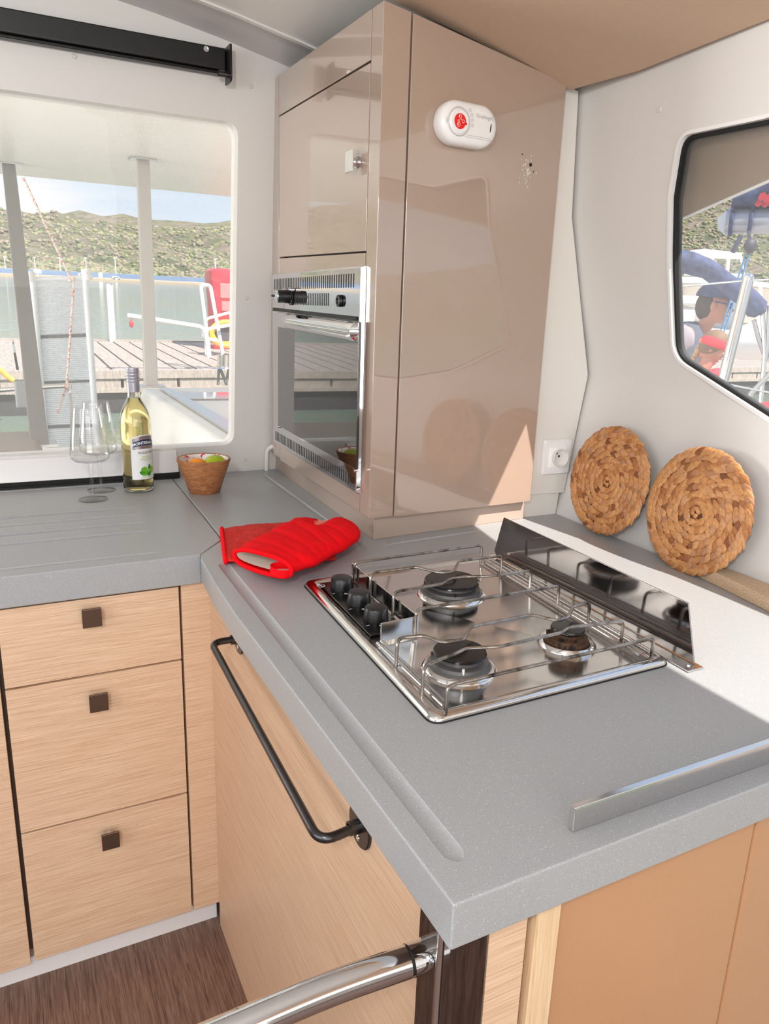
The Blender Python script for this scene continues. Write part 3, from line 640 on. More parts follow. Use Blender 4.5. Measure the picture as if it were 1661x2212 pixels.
# door
def SV(px, py, o):
    p = onp(px, py, SP(0, 0, o), nl); return ((p-cA).dot(v), p.z)
m_ = MB(); q = [SV(768.5, 1014, .016), SV(600, 919, .016), SV(600, 674, .016), SV(775, 696, .016)]
m_.prism([SP(a, z, .0160) for a, z in q], [SP(a, z, .0102) for a, z in q]); od = part('oven_door', m_, ovenglass, ov, bevel=.001)
q = [SV(773.5, 737, .017), SV(600.5, 706, .017), SV(600.5, 675, .017), SV(774, 697.5, .017)]
m_ = MB(); m_.prism([SP(a, z, .0172) for a, z in q], [SP(a, z, .0160) for a, z in q]); part('door_top_plate', m_, chrome, od, bevel=.001)
m_ = MB(); m_.box((0, 0, 0), (1, 1, 1)); m_.v = [SP(a, z, o) for a, z, o in ((.040, 1.312, .0101), (.625, 1.321, .0101), (.625, 1.321, .013), (.040, 1.312, .013), (.040, 1.304, .0101), (.625, 1.313, .0101), (.625, 1.313, .013), (.040, 1.304, .013))]; part('door_gap', m_, blackgap, ov)
# recessed oval grip: a bulging chrome handle shell
m_ = MB(); rings = []; nn = 36; la, lb = SV(770, 718, .022)[0], SV(613, 695, .022)[0]; hz0, hz1 = SV(768, 717, .022)[1], SV(617, 693, .022)[1]
for j in range(nn+1):
    t_ = j/nn; a = la+(lb-la)*t_; e_ = min(t_, 1-t_)*(lb-la); prof = math.sqrt(max(0, 1-(1-min(e_/.022, 1))**2)); ring = []
    for i in range(17):
        ph = pi*i/16; zc = hz0*(1-t_)+hz1*t_; ring.append(SP(a, zc+.0185*prof*math.cos(ph), .0172+.013*prof*math.sin(ph)*(.85+.3*math.sin(ph))))
    rings.append(ring)
m_.loft(rings, cap=False, closed=False); part('door_handle', m_, chrome, od)
for a, z in (SV(765, 1016, .016), SV(601, 921, .016)):
    m_ = MB(); m_.cyl(SP(a, z, .0101), SP(a, z, .0175), .0042, 14); part('hinge_pin', m_, steel, od)

# carbon monoxide alarm
al = thing('carbon_monoxide_alarm', 'white oval alarm with red button on the taupe cabinet front', 'alarm', FP(.148, 1.658))
ac = onp(995, 274, FP(0, 0), nf); Rr = .037; Lh = .064
def stadium(c, lx, r, out, n=30, back=0):
    pts = []
    for i in range(n+1): a = -pi/2+pi*i/n; pts.append((lx-r+r*math.cos(a), r*math.sin(a)))
    for i in range(n+1): a = pi/2+pi*i/n; pts.append((-(lx-r)+r*math.cos(a), r*math.sin(a)))
    return [c+u*x+Vector((0, 0, z))+nf*out for x, z in pts]
m_ = MB(); m_.loft([stadium(ac, Lh-.003, Rr-.003, 0), stadium(ac, Lh, Rr, .006), stadium(ac, Lh, Rr, .020), stadium(ac, Lh-.002, Rr-.002, .0265), stadium(ac, Lh-.007, Rr-.007, .0305), stadium(ac, Lh-.014, Rr-.014, .0315)]); part('case', m_, white_pl, al, sharp=50)
def AP(x, z, o=.0317): return ac+u*x+Vector((0, 0, z))+nf*o
bc_ = AP(-.026, 0)
m_ = MB(); m_.lathe([(.0225, .0), (.0235, .0016), (.0245, 0)], bc_, 40, nf); part('button_ring', m_, mat('ring_grey', (206, 200, 204), .3), al)  # slightly greyer ring around the test button
m_ = MB(); m_.lathe([(0, .003), (.019, .003), (.022, .0005), (.022, 0)], bc_, 40, nf); bt_ = part('test_button', m_, white_pl, al)
m_ = MB(); m_.lathe([(0, .0037), (.0125, .0035), (.013, .003)], bc_, 36, nf); c = bc_+u*.0135+nf*.003+Vector((0, 0, -.003)); m_.lathe([(0, .0006), (.002, .0006), (.002, 0)], c, 12, nf); rb = part('red_disc', m_, redbtn, bt_)
def AT(s, size, x, z, m, bold=0, vert=False, o=.0319):
    tm = text_mesh(s, size, 'CENTER', bold)
    put(tm, AP(x, z, o), (Vector((0, 0, 1)) if vert else u), (-u if vert else Vector((0, 0, 1)))); part('lettering', tm, m, al, fix=False)
AT('FireAngel.', .0095, .031, .0145, inkgrey); AT('TEST', .0048, -.0525, -.001, inkgrey, 0, True)
AT('Carbon Monoxide Alarm | Kohlenmonoxidmelder', .0026, .018, -.0195, inkgrey); AT('Detecteur de monoxyde de carbone | Koolmonoxidemelder', .0025, .0185, -.0228, inkgrey)
m_ = MB()
for k, (x, z) in enumerate(((-.0035, .0215), (.001, .0145), (.003, .006), (.0033, -.0025))):
    m_.lathe([(.0026, .0001), (.0031, .0001)], AP(x, z, .0318), 20, nf); c = AP(x, z, .0319)
    m_.add([c+u*a+Vector((0, 0, b_)) for a, b_ in ((-.0005, -.0014), (.0005, -.0014), (.0005, .0014), (-.0005, .0014))], [(0, 1, 2, 3)])
part('status_icons', m_, inkgrey, al, fix=False)
m_ = MB()
for (x, z, r) in ((-.001, .0075, .0033), (.006, .0005, .0028), (-.0035, -.006, .0036), (-.004, .000, .0022)):
    m_.lathe([(r-.0006, .0), (r, 0)], bc_+u*x+Vector((0, 0, z))+nf*.0041, 18, nf)
for (x, z, r) in ((-.003, .008, .0013), (.001, .003, .0011), (-.0055, -.006, .0013)): m_.lathe([(0, 0.0001), (r, 0)], bc_+u*x+Vector((0, 0, z))+nf*.0042, 10, nf)
part('button_icons', m_, inkwhite, rb, fix=False)
m_ = MB(); P = [(math.copysign(abs(math.sin(t_))**1, math.sin(t_))*.0012*math.cos(0), .0075*math.cos(t_)) for t_ in [2*pi*k/16 for k in range(16)]]
c = AP(.0455, -.0015, .0); m_.prism([c+u*(a+b_*.10)+Vector((0, 0, b_))+nf*.0316 for a, b_ in P], [c+u*(a+b_*.10)+Vector((0, 0, b_))+nf*.0320 for a, b_ in P]); part('sounder_slot', m_, blackgap, al)

# wall socket
sc_ = thing('wall_socket', 'white square wall socket on the white panel by the cabinet', 'socket', (1.12, 1.343, 1.02))
so_ = onp(1199, 986, (0, 1.343, 0), (0, -1, 0)); sq = .0385
def SQ(h, y, r=.006): P = roundpoly([Vector(p) for p in ((-h, -h), (h, -h), (h, h), (-h, h))], r, 4); return [Vector((so_.x+p.x, so_.y-y, so_.z+p.y*1.03)) for p in P]
m_ = MB(); m_.loft([SQ(.040, 0), SQ(.040, .004), SQ(.037, .0085)]); part('cover_plate', m_, white_pl, sc_)
m_ = MB(); m_.loft([SQ(.0225, .008, .001), SQ(.0225, .0115, .001)]); pl_ = part('insert', m_, mat('socket_white', (244, 243, 240), .25), sc_, bevel=.0006)
c = Vector((so_.x, so_.y-.0116, so_.z)); m_ = MB(); m_.lathe([(.0205, .0), (.0195, -.0005), (.0185, -.0095), (0, -.0105)], c, 36, (0, -1, 0)); 
m_.v = [p+Vector((0, -.0112, 0)) for p in m_.v]; part('socket_well', m_, mat('well_white', (226, 224, 220), .35), pl_)
m_ = MB()
for dx, dz, r in ((0, .003, .0026), (-.0065, .010, .0018)): m_.lathe([(0, .0008), (r, .0008), (r, 0)], (so_.x+dx, so_.y-.0130, so_.z+dz), 12, (0, -1, 0))
part('socket_holes', m_, black, pl_)

# ------------------------------------------------------------------ gas hob
HO = Vector((.404, .6515, K)); HX = Vector((.381, .004, 0)).normalized(); HY = Vector((.0215, .475, 0)).normalized()
def H(uu, vv, z): return HO+HX*uu+HY*vv+Vector((0, 0, z))
def Hinv(p):
    d = Vector(p)-HO; det = HX.x*HY.y-HX.y*HY.x; return ((d.x*HY.y-d.y*HY.x)/det, (HX.x*d.y-HX.y*d.x)/det)
def S(cx, cy, z):                       # hob detail measured on its own horizontal plane
    return on(cx/1.8875+640, cy/1.8875+1100, 2, z)
hob = thing('gas_hob', 'stainless steel three-burner gas hob set into the peninsula worktop', 'hob', H(.19, .237, 0))
HW, HD = .381, .478
def rr(i, z, r): P = roundpoly([Vector(p) for p in ((i, i), (HW-i, i), (HW-i, HD-i), (i, HD-i))], r, 6); return [H(p.x, p.y, z) for p in P]
m_ = MB(); m_.loft([rr(0, .0005, .018), rr(0, .0035, .018), rr(.003, .0075, .017), rr(.009, .0088, .015), rr(.0145, .0075, .012), rr(.019, .0035, .010), rr(.022, .0028, .009)], cap=False)
m_.f.append(tuple(len(m_.v)-28+i for i in range(28))); part('hob_tray', m_, steel, hob, sharp=60)
m_ = MB(); m_.loft([rr(-.0015, .0002, .019), rr(-.0015, .0012, .019)]); part('seal', m_, blackgap, hob)
# black control plate
m_ = MB(); q = [Hinv(on(680, 1257, 2, K+.006)), Hinv(on(793, 1362, 2, K+.006))]
pv0, pv1 = .236, .458; m_ = MB(); P = [H(.024, pv0, .0040), H(.083, pv0, .0040), H(.083, pv1, .0040), H(.024, pv1, .0040)]
m_.prism(P, [p+Vector((0, 0, .0022)) for p in P]); cp = part('control_plate', m_, enamel, hob)
for (px, py) in ((738, 1268), (775, 1300), (812, 1334)):
    c = on(px, py, 2, K+.008); c.z = K+.0062
    m_ = MB(); m_.lathe([(.0160, 0), (.0190, .0), (.0190, .004), (.0187, .006), (.0176, .0175), (.0165, .0192), (.008, .0202), (0, .0200)], c, 36); part('control_knob', m_, black, hob)
    m_ = MB(); c2 = c+Vector((-.004, -.0265, .0002)); m_.lathe([(.0022, .0), (.0031, .0)], c2, 14); m_.lathe([(0, .0), (.0011, 0)], c2, 8)
    c3 = c+Vector((-.0225, -.019, .0002)); m_.add([c3+Vector(a) for a in ((-.003, -.0008, 0), (.003, .0006, 0), (.003, .0018, 0), (-.003, .0004, 0))], [(0, 1, 2, 3)])
    part('knob_marks', m_, inkwhite, cp, fix=False)
c = on(693, 1265, 2, K+.0066); m_ = MB()
m_.v = []; el = []
for r0 in (.0062, .0052): el.append([c+Vector((r0*1.35*math.cos(a)*.8, r0*1.35*math.sin(a), 0)) for a in [2*pi*k/28 for k in range(28)]])
m_.loft(el, cap=False); tm = text_mesh('eno', .0085, 'CENTER', .0002); put(tm, c+Vector((0, 0, .0001)), (.45, -.9, 0), (.9, .45, 0)); m_.add(tm.v, tm.f); part('maker_badge', m_, inkwhite, cp, fix=False)
# guard strip between controls and burners
gz0, gz1 = .006, .034
ga = S(498, 435, K+gz1); gb_ = S(228, 220, K+gz1); gc = S(345, 465, K+gz1)
m_ = MB()
for a, b_ in ((gb_, ga), (ga, gc)):
    d = (b_-a).normalized(); s_ = Vector((-d.y, d.x, 0))*.0012; q = [a, b_]
    P = [Vector((p.x, p.y, K+z)) for p, z in ((a, gz0), (b_, gz0), (b_, gz1), (a, gz1))]
    m_.prism([p+s_ for p in P], [p-s_ for p in P])
part('control_guard', m_, steel, hob, bevel=.0006)
# burners
def burner(c, rc, rb_, rd, cap_m=enamel, base_m=cast, bm2=False):
    c = Vector((c.x, c.y, K+.0028))
    m_ = MB(); m_.lathe([(rd, 0), (rd*.97, .003), (rd*.90, .006), (rd*.82, .0055), (rd*.72, .002), (rd*.6, .001)], c, 56); part('drip_ring', m_, steel, hob, sharp=50)
    m_ = MB(); m_.lathe([(rb_*1.06, .001), (rb_*1.06, .006), (rb_*.98, .0085), (rb_*.96, .013), (rb_*.86, .0145), (rb_*.80, .0155), (rb_*.80, .0205), (0, .0205)], c, 56); bs = part('burner_base', m_, base_m, hob)
    m_ = MB(); m_.lathe([(0, .0205), (rc*.94, .0205), (rc, .0222), (rc, .0245), (rc*.96, .0262), (rc*.5, .0270), (0, .0270)], c, 56); part('burner_cap', m_, cap_m, bs)
    for a in (-2.0, 2.4):
        p = c+Vector((math.cos(a)*rb_*.93, math.sin(a)*rb_*.93, .006)); m_ = MB(); m_.cyl(p, p+Vector((0, 0, .011)), .0019, 10); part('spark_plug' if a < 0 else 'thermocouple', m_, ivory if (a < 0 and bm2) else burnt, bs)
    return c
bcs = []
for (cx, cy, zc, rc, rb_, rd, bm_) in ((635, 284, K+.0295, .0455, .049, .058, cast), (668, 572, K+.0295, .0355, .040, .050, cast), (1108, 477, K+.0295, .0245, .030, .042, burnt)):
    bcs.append(burner(S(cx, cy, zc), rc, rb_, rd, base_m=bm_, bm2=(rc == .0355)))
# wire pan supports
RZ = K+.042
def rod(pts, legL=None, legR=None, r=.0024):
    P = [S(x, y, RZ) for x, y in pts]; P[0:1] = ([Vector((P[0].x, P[0].y, K+.008))] if legL else []) + [P[0]]
    if legR: P.append(Vector((P[-1].x, P[-1].y, K+.008)))
    m_ = MB(); m_.tube(fillet(P, .008, 5), r, 10); part('pan_support', m_, rodm, hob)
rod([(237, 218), (756, 147)], 1, 1); rod([(303, 272), (318, 258), (490, 236), (588, 260), (640, 256), (664, 211), (838, 190)], 1, 1)
rod([(397, 350), (412, 335), (600, 303), (630, 283), (690, 275), (780, 274), (958, 250)], 1, 1); rod([(488, 420), (502, 406), (1072, 313)], 1, 1)
rod([(411, 545), (425, 524), (520, 515), (600, 545), (685, 531), (710, 480), (960, 430), (1060, 455), (1108, 441), (1130, 396), (1197, 382)], 1, 1)
rod([(518, 655), (535, 630), (648, 590), (690, 568), (830, 560), (1085, 502), (1112, 482), (1334, 457)], 1, 1)
rod([(615, 728), (645, 713), (1458, 525)], 1, 1)
sr0 = H(.348, .030, .010); sr1 = H(.350, .452, .010)
for k in (0, .010, .020):
    m_ = MB(); m_.tube([H(.346+k, .028, .0095), H(.348+k, .455, .0095)], .0022, 8); part('hinge_rail', m_, brushed, hob)
m_ = MB(); m_.tube([S(330, 545, K+.01), S(600, 802, K+.01)], .0022, 8); part('hinge_rail', m_, brushed, hob)
m_ = MB(); m_.tube([S(346, 537, K+.01), S(612, 790, K+.01)], .0022, 8); part('hinge_rail', m_, brushed, hob)
m_ = MB(); m_.tube([H(.090, .250, .0085), H(.092, .455, .0085)], .0022, 8); part('hinge_rail', m_, brushed, hob)
# splash shield
def XS(cx, cy, x): return on(cx/1.8875+640, cy/1.8875+1100, 0, x)
sh = thing('splash_shield', 'upright polished steel splash shield along the far side of hob', 'shield', (.815, .88, K))
q = [XS(845, 33, .815), XS(1597, 382, .815), XS(1611, 628, .812), XS(793, 166, .818)]
q[2] = Vector((.812, .640, K+.004)); q[3] = Vector((.818, 1.128, K+.016)); q = [q[0], q[1], q[2], Vector((.818, 1.120, K+.004)), q[3]]
m_ = MB(); m_.prism(q, [p+Vector((.0022, 0, 0)) for p in q]); part('shield_plate', m_, mat('mirror_steel', (142, 138, 138), .08, 1.0), sh, bevel=.0008)
m_ = MB(); m_.box((.788, .628, K+.0005), (.818, 1.14, K+.003)); m_.v = [Vector((p.x+(p.y-.63)*.03, p.y, p.z)) for p in m_.v]; part('foot_flange', m_, steel, sh, bevel=.001)
m_ = MB(); m_.lathe([(0, .0022), (.0022, .002), (.003, 0)], (.801, .640, K+.003), 14); part('screw', m_, chrome, sh)

# ------------------------------------------------------------------ oven mitts
def mitt(name, label, axis, zf, mat_, thumb=None, lin=True, cuffrim=True):
    """axis: list of (left xy, right xy, thickness) sections, cuff first"""
    root = thing(name, label, 'oven mitt', (axis[0][0][0], axis[0][0][1], K), 'red oven mitts')
    def ringat(l, r, th, n=28, inset=0, lift=0):
        l = Vector((*l, 0)); r = Vector((*r, 0)); c = (l+r)/2; s_ = (r-l)/2; s_ = s_*(1-inset/s_.length); th = max(th-inset*2, .002); out = []
        for i in range(n):
            a = 2*pi*i/n; out.append(c+s_*math.copysign(abs(math.cos(a))**.8, math.cos(a))+Vector((0, 0, zf+lift+th/2+inset+th/2*math.copysign(abs(math.sin(a))**.75, math.sin(a)))))
        return out
    m = MB(); rings = []
    secs = []
    for j in range(len(axis)-1):
        for k in range(5): t_ = k/5; secs.append(tuple(tuple(a*(1-t_)+b_*t_ for a, b_ in zip(axis[j][q], axis[j+1][q])) for q in (0, 1))+(axis[j][2]*(1-t_)+axis[j+1][2]*t_, axis[j][3]*(1-t_)+axis[j+1][3]*t_))
    secs.append(axis[-1])
    for i, s_ in enumerate(secs):
        q = .93 if (i % 6 == 5) else 1.0
        rings.append(ringat(s_[0], s_[1], s_[2]*q, lift=s_[3]))
    m.loft(rings, cap=False); m.f.append(tuple(range(len(m.v)-28, len(m.v))))
    inner = [ringat(s_[0], s_[1], s_[2], inset=.006, lift=s_[3]+.001) for s_ in secs[:9]]
    me = part('shell', m, mat_, root, sharp=80); sb = me.modifiers.new('s', 'SUBSURF'); sb.levels = 1; sb.render_levels = 1
    tx = bpy.data.textures.get('wrinkle') or bpy.data.textures.new('wrinkle', 'CLOUDS'); tx.noise_scale = .035
    dp = me.modifiers.new('d', 'DISPLACE'); dp.texture = tx; dp.strength = .006; dp.mid_level = .5
    if lin:
        m = MB(); m.loft(inner, cap=False); m.f.append(tuple(range(len(m.v)-28, len(m.v)))); part('lining', m, lining, root, sharp=80)
    if cuffrim:
        m = MB(); m.tube(ringat(axis[0][0], axis[0][1], axis[0][2]), .0042, 8, closed=True); part('cuff_binding', m, redcloth, root, sharp=80)
    return root
def MP(cx, cy, z=K+.012): p = on(cx/3.775+460, cy/3.775+1100, 2, z); return (p.x, p.y)
m1 = mitt('oven_mitt', 'plain red quilted oven mitt lying on top, its white lining showing', [
    (MP(175, 375, .903), MP(640, 505, .903), .034, .002), (MP(290, 300, .903), MP(735, 470, .903), .036, .001), (MP(420, 225, .903), MP(850, 435, .903), .036, .0), (MP(560, 150, .903), MP(935, 390, .903), .036, 0), (MP(680, 110, .903), MP(1000, 352, .903), .036, 0),
    (MP(800, 175, .903), MP(1075, 315, .903), .034, 0), (MP(880, 150, .903), MP(1130, 280, .903), .034, 0), (MP(945, 105, .903), MP(1185, 240, .903), .033, 0), (MP(1010, 80, .903), MP(1200, 195, .903), .028, 0), (MP(1070, 90, .903), MP(1195, 160, .903), .018, .004)], K+.016, redcloth)
m_ = MB()
def blob(ctrl, th, z0, n=24):
    m = MB(); rings = []
    for (l, r, t_) in ctrl:
        l = Vector((*l, 0)); r = Vector((*r, 0)); c = (l+r)/2; s_ = (r-l)/2
        rings.append([c+s_*math.cos(2*pi*i/n)+Vector((0, 0, z0+th*t_/2+th*t_/2*math.sin(2*pi*i/n))) for i in range(n)])
    return m.loft(rings)
part('thumb', blob([(MP(560, 160, .903), MP(700, 260, .903), 1), (MP(650, 95, .903), MP(800, 195, .903), 1), (MP(740, 85, .903), MP(850, 185, .903), .95), (MP(830, 85, .903), MP(885, 160, .903), .8), (MP(870, 100, .903), MP(890, 135, .903), .4)], .032, K+.016), redcloth, m1, sharp=80)
pts = [S_ for S_ in (on(460+x/3.775, 1100+y/3.775, 2, K+.030) for x, y in ((640, 520), (560, 545), (470, 510), (455, 480), (520, 462), (600, 470), (650, 480)))]
m_ = MB(); rings = []
for i, p in enumerate(pts):
    rings.append([p+Vector((0, 0, z)) for z in (-.008, .008)]+[p+Vector((.002, .002, z)) for z in (.008, -.008)])
m_.loft(rings); lo_ = part('hanging_loop', m_, redcloth, m1, sharp=80); sb = lo_.modifiers.new('s', 'SUBSURF'); sb.levels = 2; sb.render_levels = 2
m_ = MB(); rnd = random.Random(5)
for i in range(150):
    t_ = rnd.random(); p = on(460+(800+85*t_)/3.775, 1100+(185-75*t_)/3.775, 2, K+.040)+Vector((rnd.gauss(0, .003), rnd.gauss(0, .003), rnd.gauss(0, .002)))
    m_.tube([p, p+Vector((rnd.gauss(0, .004), rnd.gauss(0, .004), rnd.random()*.004)), p+Vector((rnd.gauss(0, .006), rnd.gauss(0, .006), rnd.random()*.003))], .0006, 4)
part('frayed_seam', m_, frayed, m1)
# quilting seams
m_ = MB()
for a, b_ in (((380, 245), (470, 405)), ((520, 185), (640, 470)), ((660, 160), (780, 410)), ((790, 200), (900, 330)), ((890, 140), (985, 225)), ((400, 250), (1000, 215)), ((330, 330), (900, 300))):
    P = []
    for k in range(9):
        t_ = k/8; x = a[0]*(1-t_)+b_[0]*t_; y = a[1]*(1-t_)+b_[1]*t_; P.append(on(460+x/3.775, 1100+y/3.775, 2, K+.0525))
    m_.tube(P, .0007, 5)
m2 = mitt('oven_mitt', 'patterned red and orange oven mitt lying underneath the plain one', [
    (MP(70, 150, .88), MP(105, 415, .88), .014, .001), (MP(230, 128, .88), MP(300, 420, .88), .016, 0), (MP(450, 112, .88), MP(560, 420, .88), .016, 0), (MP(650, 95, .88), MP(800, 420, .88), .016, 0), (MP(800, 95, .88), MP(990, 400, .88), .014, 0), (MP(870, 105, .88), MP(1005, 370, .88), .010, 0)], K, redprint)

# ------------------------------------------------------------------ placemats
def placemat(c, nrm, R, label, seed):
    rnd = random.Random(seed); nrm = Vector(nrm).normalized(); X = Vector((0, 0, 1)).cross(nrm).normalized(); Y = nrm.cross(X)
    root = thing('woven_placemat', label, 'placemat', c-Y*R, 'woven placemats')
    P = lambda x, y, z: c+X*x+Y*y+nrm*z
    m = MB(); m.lathe([(0, .004), (R*.93, .004), (R*.95, .002), (R*.93, -.001), (0, -.001)], c, 64, nrm); part('backing', m, hybase, root)
    m = MB(); step = R/8.6
    for k in range(9):
        r0 = step*(k+.30); n = max(5, int(2*pi*r0/(.0095+.0003*k)))
        for j in range(n):
            a = 2*pi*(j+rnd.uniform(-.14, .14))/n + k*.37; rr_ = r0+rnd.uniform(-.001, .001)+step*.5*((a/(2*pi)) % 1)
            rr_ = min(rr_, R-.0055)
            ln = rnd.uniform(.0125, .0165)*(1 if k > 0 else .6); wd = step*rnd.uniform(.50, .64)*(1 if k > 0 else .7); tw = rnd.uniform(.30, .62) if (j % 2) else rnd.uniform(.10, .34)
            ca, sa = math.cos(a), math.sin(a); tx, ty = -sa, ca; dx, dy = tx*math.cos(tw)-ty*math.sin(tw), tx*math.sin(tw)+ty*math.cos(tw); ex, ey = -dy, dx
            cx, cy = rr_*ca, rr_*sa; z0 = .0036+rnd.uniform(0, .0012); bend = rnd.uniform(-.0012, .0012)
            rings = []
            for i, (t_, ww) in enumerate(((-1, .03), (-.82, .42), (-.5, .84), (-.1, 1.0), (.35, .86), (.72, .48), (1, .03))):
                ring = []
                for q in range(7):
                    an = pi*q/6; sx = math.cos(an); ring.append(P(cx+dx*ln*t_+ex*(wd*ww*sx+bend*t_*t_), cy+dy*ln*t_+ey*(wd*ww*sx+bend*t_*t_), z0+.0030*ww*math.sin(an)**.7+.0026*t_))
                rings.append(ring)
            m.loft(rings, cap=False, closed=False)
    part('braided_leaves', m, hyac, root, sharp=70, fix=False)
    return root
def matpos(px, py, nx): return onp(px, py, Vector((1.138, 1.1, .98)), nx)
n1 = Vector((-1, .02, .16)).normalized(); n2 = Vector((-1, .02, .16)).normalized()
c1 = onp(1315, 1038, (1.132, 1.1, .98), n1); placemat(c1, n1, .1135, 'woven round placemat leaning on the hull wall nearest the socket', 1)
c2 = onp(1507, 1105, (1.127, .95, .98), n2); placemat(c2, n2, .1165, 'woven round placemat leaning below the side window, by the batten', 2)

# ------------------------------------------------------------------ glasses, bottle, bowl, fruit
def wineglass(px, py, label):
    b0 = on(px, py, 2, K); root = thing('wine_glass', label, 'wine glass', b0, 'wine glasses')
    prof = [(0, .0), (.0325, .0), (.034, .0012), (.033, .002), (.012, .0042), (.0058, .0062), (.0048, .009), (.0056, .011), (.0046, .014), (.0044, .05), (.0058, .083), (.0075, .089),
            (.020, .0905), (.036, .0945), (.0425, .1005), (.0440, .108), (.0425, .125), (.0300, .2185), (.0292, .2190), (.0288, .2185), (.0412, .125), (.0426, .108), (.0412, .1015), (.0345, .0962), (.020, .0925), (0, .0915)]
    m = MB(); m.lathe(prof, b0, 56); part('glass', m, thing_glass, root, sharp=50); return root
wineglass(201, 1079, 'tall clear wine glass standing closest to the worktop grooves'); wineglass(219, 1059, 'tall clear wine glass partly hidden behind another glass')
bp_ = on(300, 1058, 2, K)
bo = thing('wine_bottle', 'clear bottle of pale wine with white label and grey cap', 'bottle', bp_)
S_ = .300/.30
prof = [(0, .004), (.020, .003), (.030, .0), (.0345, .003), (.0365, .010), (.0368, .03), (.0368, .165), (.0360, .178), (.0325, .195), (.0255, .212), (.0185, .224), (.0150, .234), (.0140, .250), (.0138, .262)]
m_ = MB(); m_.lathe(prof+[(.0125, .262), (.0127, .250), (.0137, .234), (.0172, .223), (.0242, .2112), (.0312, .1945), (.0347, .177), (.0354, .165), (.0354, .03), (.035, .012), (.031, .006), (.020, .008), (0, .010)], bp_, 64); part('glass_body', m_, bottleglass, bo, sharp=60)
m_ = MB(); m_.lathe([(0, .0102), (.020, .0083), (.0305, .0065), (.0346, .0125), (.03515, .03), (.03515, .165), (.0344, .1768), (.0310, .1943), (.0240, .2108), (.0170, .2227), (.0138, .230), (0, .230)], bp_, 64); part('wine', m_, wine, bo, sharp=60)
m_ = MB(); cpz = [(.0140, .244), (.0148, .2445), (.0150, .266)]
for i in range(4): z = .268+i*.0075; cpz += [(.0150, z), (.0156, z+.0012), (.0156, z+.0045), (.0148, z+.006)]
m_.lathe(cpz+[(.0150, .298), (.0145, .3015), (0, .3020)], bp_, 48); cap_o = part('screw_cap', m_, capm, bo)
# label curved around the bottle, centred towards the right of the view
LR = .0371; la0 = math.atan2(-bp_.y, -bp_.x)+math.radians(34)
def cylmap(x, z, r=LR): a = la0+x/LR; return bp_+Vector((r*math.cos(a), r*math.sin(a), z))
def patch(x0, x1, fz0, fz1, r, n=24):
    m = MB(); vs = []
    for i in range(n+1):
        x = x0+(x1-x0)*i/n; k = (i/n-.5)*2; vs += [cylmap(x, fz0(k), r), cylmap(x, fz1(k), r)]
    m.add(vs, [(2*i, 2*i+2, 2*i+3, 2*i+1) for i in range(n)]); return m
wv_ = lambda a, c: (lambda k: a+c*(1-k*k))
part('paper_label', patch(-.036, .036, wv_(.034, 0), wv_(.136, .008), LR), labelm, bo, fix=False)
part('foil_band', patch(-.032, .032, wv_(.108, .002), wv_(.1335, .008), LR+.0003), silverfoil, bo, fix=False)
part('name_band', patch(-.029, .029, wv_(.1145, .004), wv_(.126, .0065), LR+.0006), navy, bo, fix=False)
def ctext(s, size, x, z, m, bold=0, curve=0):
    tm = text_mesh(s, size, 'CENTER', bold); tm.map(lambda p: cylmap(p.x+x, z+p.y+curve*(1-((p.x+x)/.03)**2), LR+.0009)); part('lettering', tm, m, bo, fix=False)
ctext('MONTESANTO', .0094, 0, .1195, inkwhite, .0003, .0052); ctext('FRIZZANTE', .0078, 0, .100, ink); ctext('MOJITO', .0062, 0, .090, olivep); ctext('MOSCATO', .0062, 0, .084, olivep); ctext('FLAVOUR', .003, 0, .0795, inkgrey); ctext('SERVE CHILLED', .004, 0, .0395, olivep)
ctext('MONTE SANTO', .0045, 0, .0, inkgrey) if False else None
def leafp(x, z, rx, rz, m, tilt=0, o=.0008):
    mb = MB(); n = 18; ct, st = math.cos(tilt), math.sin(tilt); vs = [cylmap(x+rx*math.cos(2*pi*i/n)*ct-rz*math.sin(2*pi*i/n)*st, z+rx*math.cos(2*pi*i/n)*st+rz*math.sin(2*pi*i/n)*ct, LR+o) for i in range(n)]; mb.add(vs, [tuple(range(n))]); part('fruit_print', mb, m, bo, fix=False)
leafp(-.006, .0575, .0085, .008, greenp); leafp(.0075, .064, .0035, .007, dgreenp, -.3); leafp(-.0105, .0500, .008, .0048, MATS['dark_green_print'], -.4, .001); leafp(.002, .051, .0072, .0042, greenp, .5, .0011); leafp(-.006, .0455, .006, .0028, greenp, 0, .0012); leafp(.006, .0465, .006, .0045, dgreenp, .2, .0012)
leafp(.015, .0565, .007, .0085, greenp, 0, .0009); leafp(.0155, .0565, .0055, .007, olivep, 0, .0013)
m_ = MB()
for k in range(15):
    a = la0-1.1+.157*k; c = bp_+Vector((.0152*math.cos(a), .0152*math.sin(a), .252)); 
    for t0, t1 in ((.2465, .2585),):
        m_.add([bp_+Vector((.01515*math.cos(a+d_), .01515*math.sin(a+d_), z)) for d_, z in ((-.012, .249), (.012, .249), (.012+.02*(k-7)/7, .260), (-.012+.02*(k-7)/7, .260))], [(0, 1, 2, 3)])
part('cap_sunburst', m_, silverfoil, cap_o, fix=False)
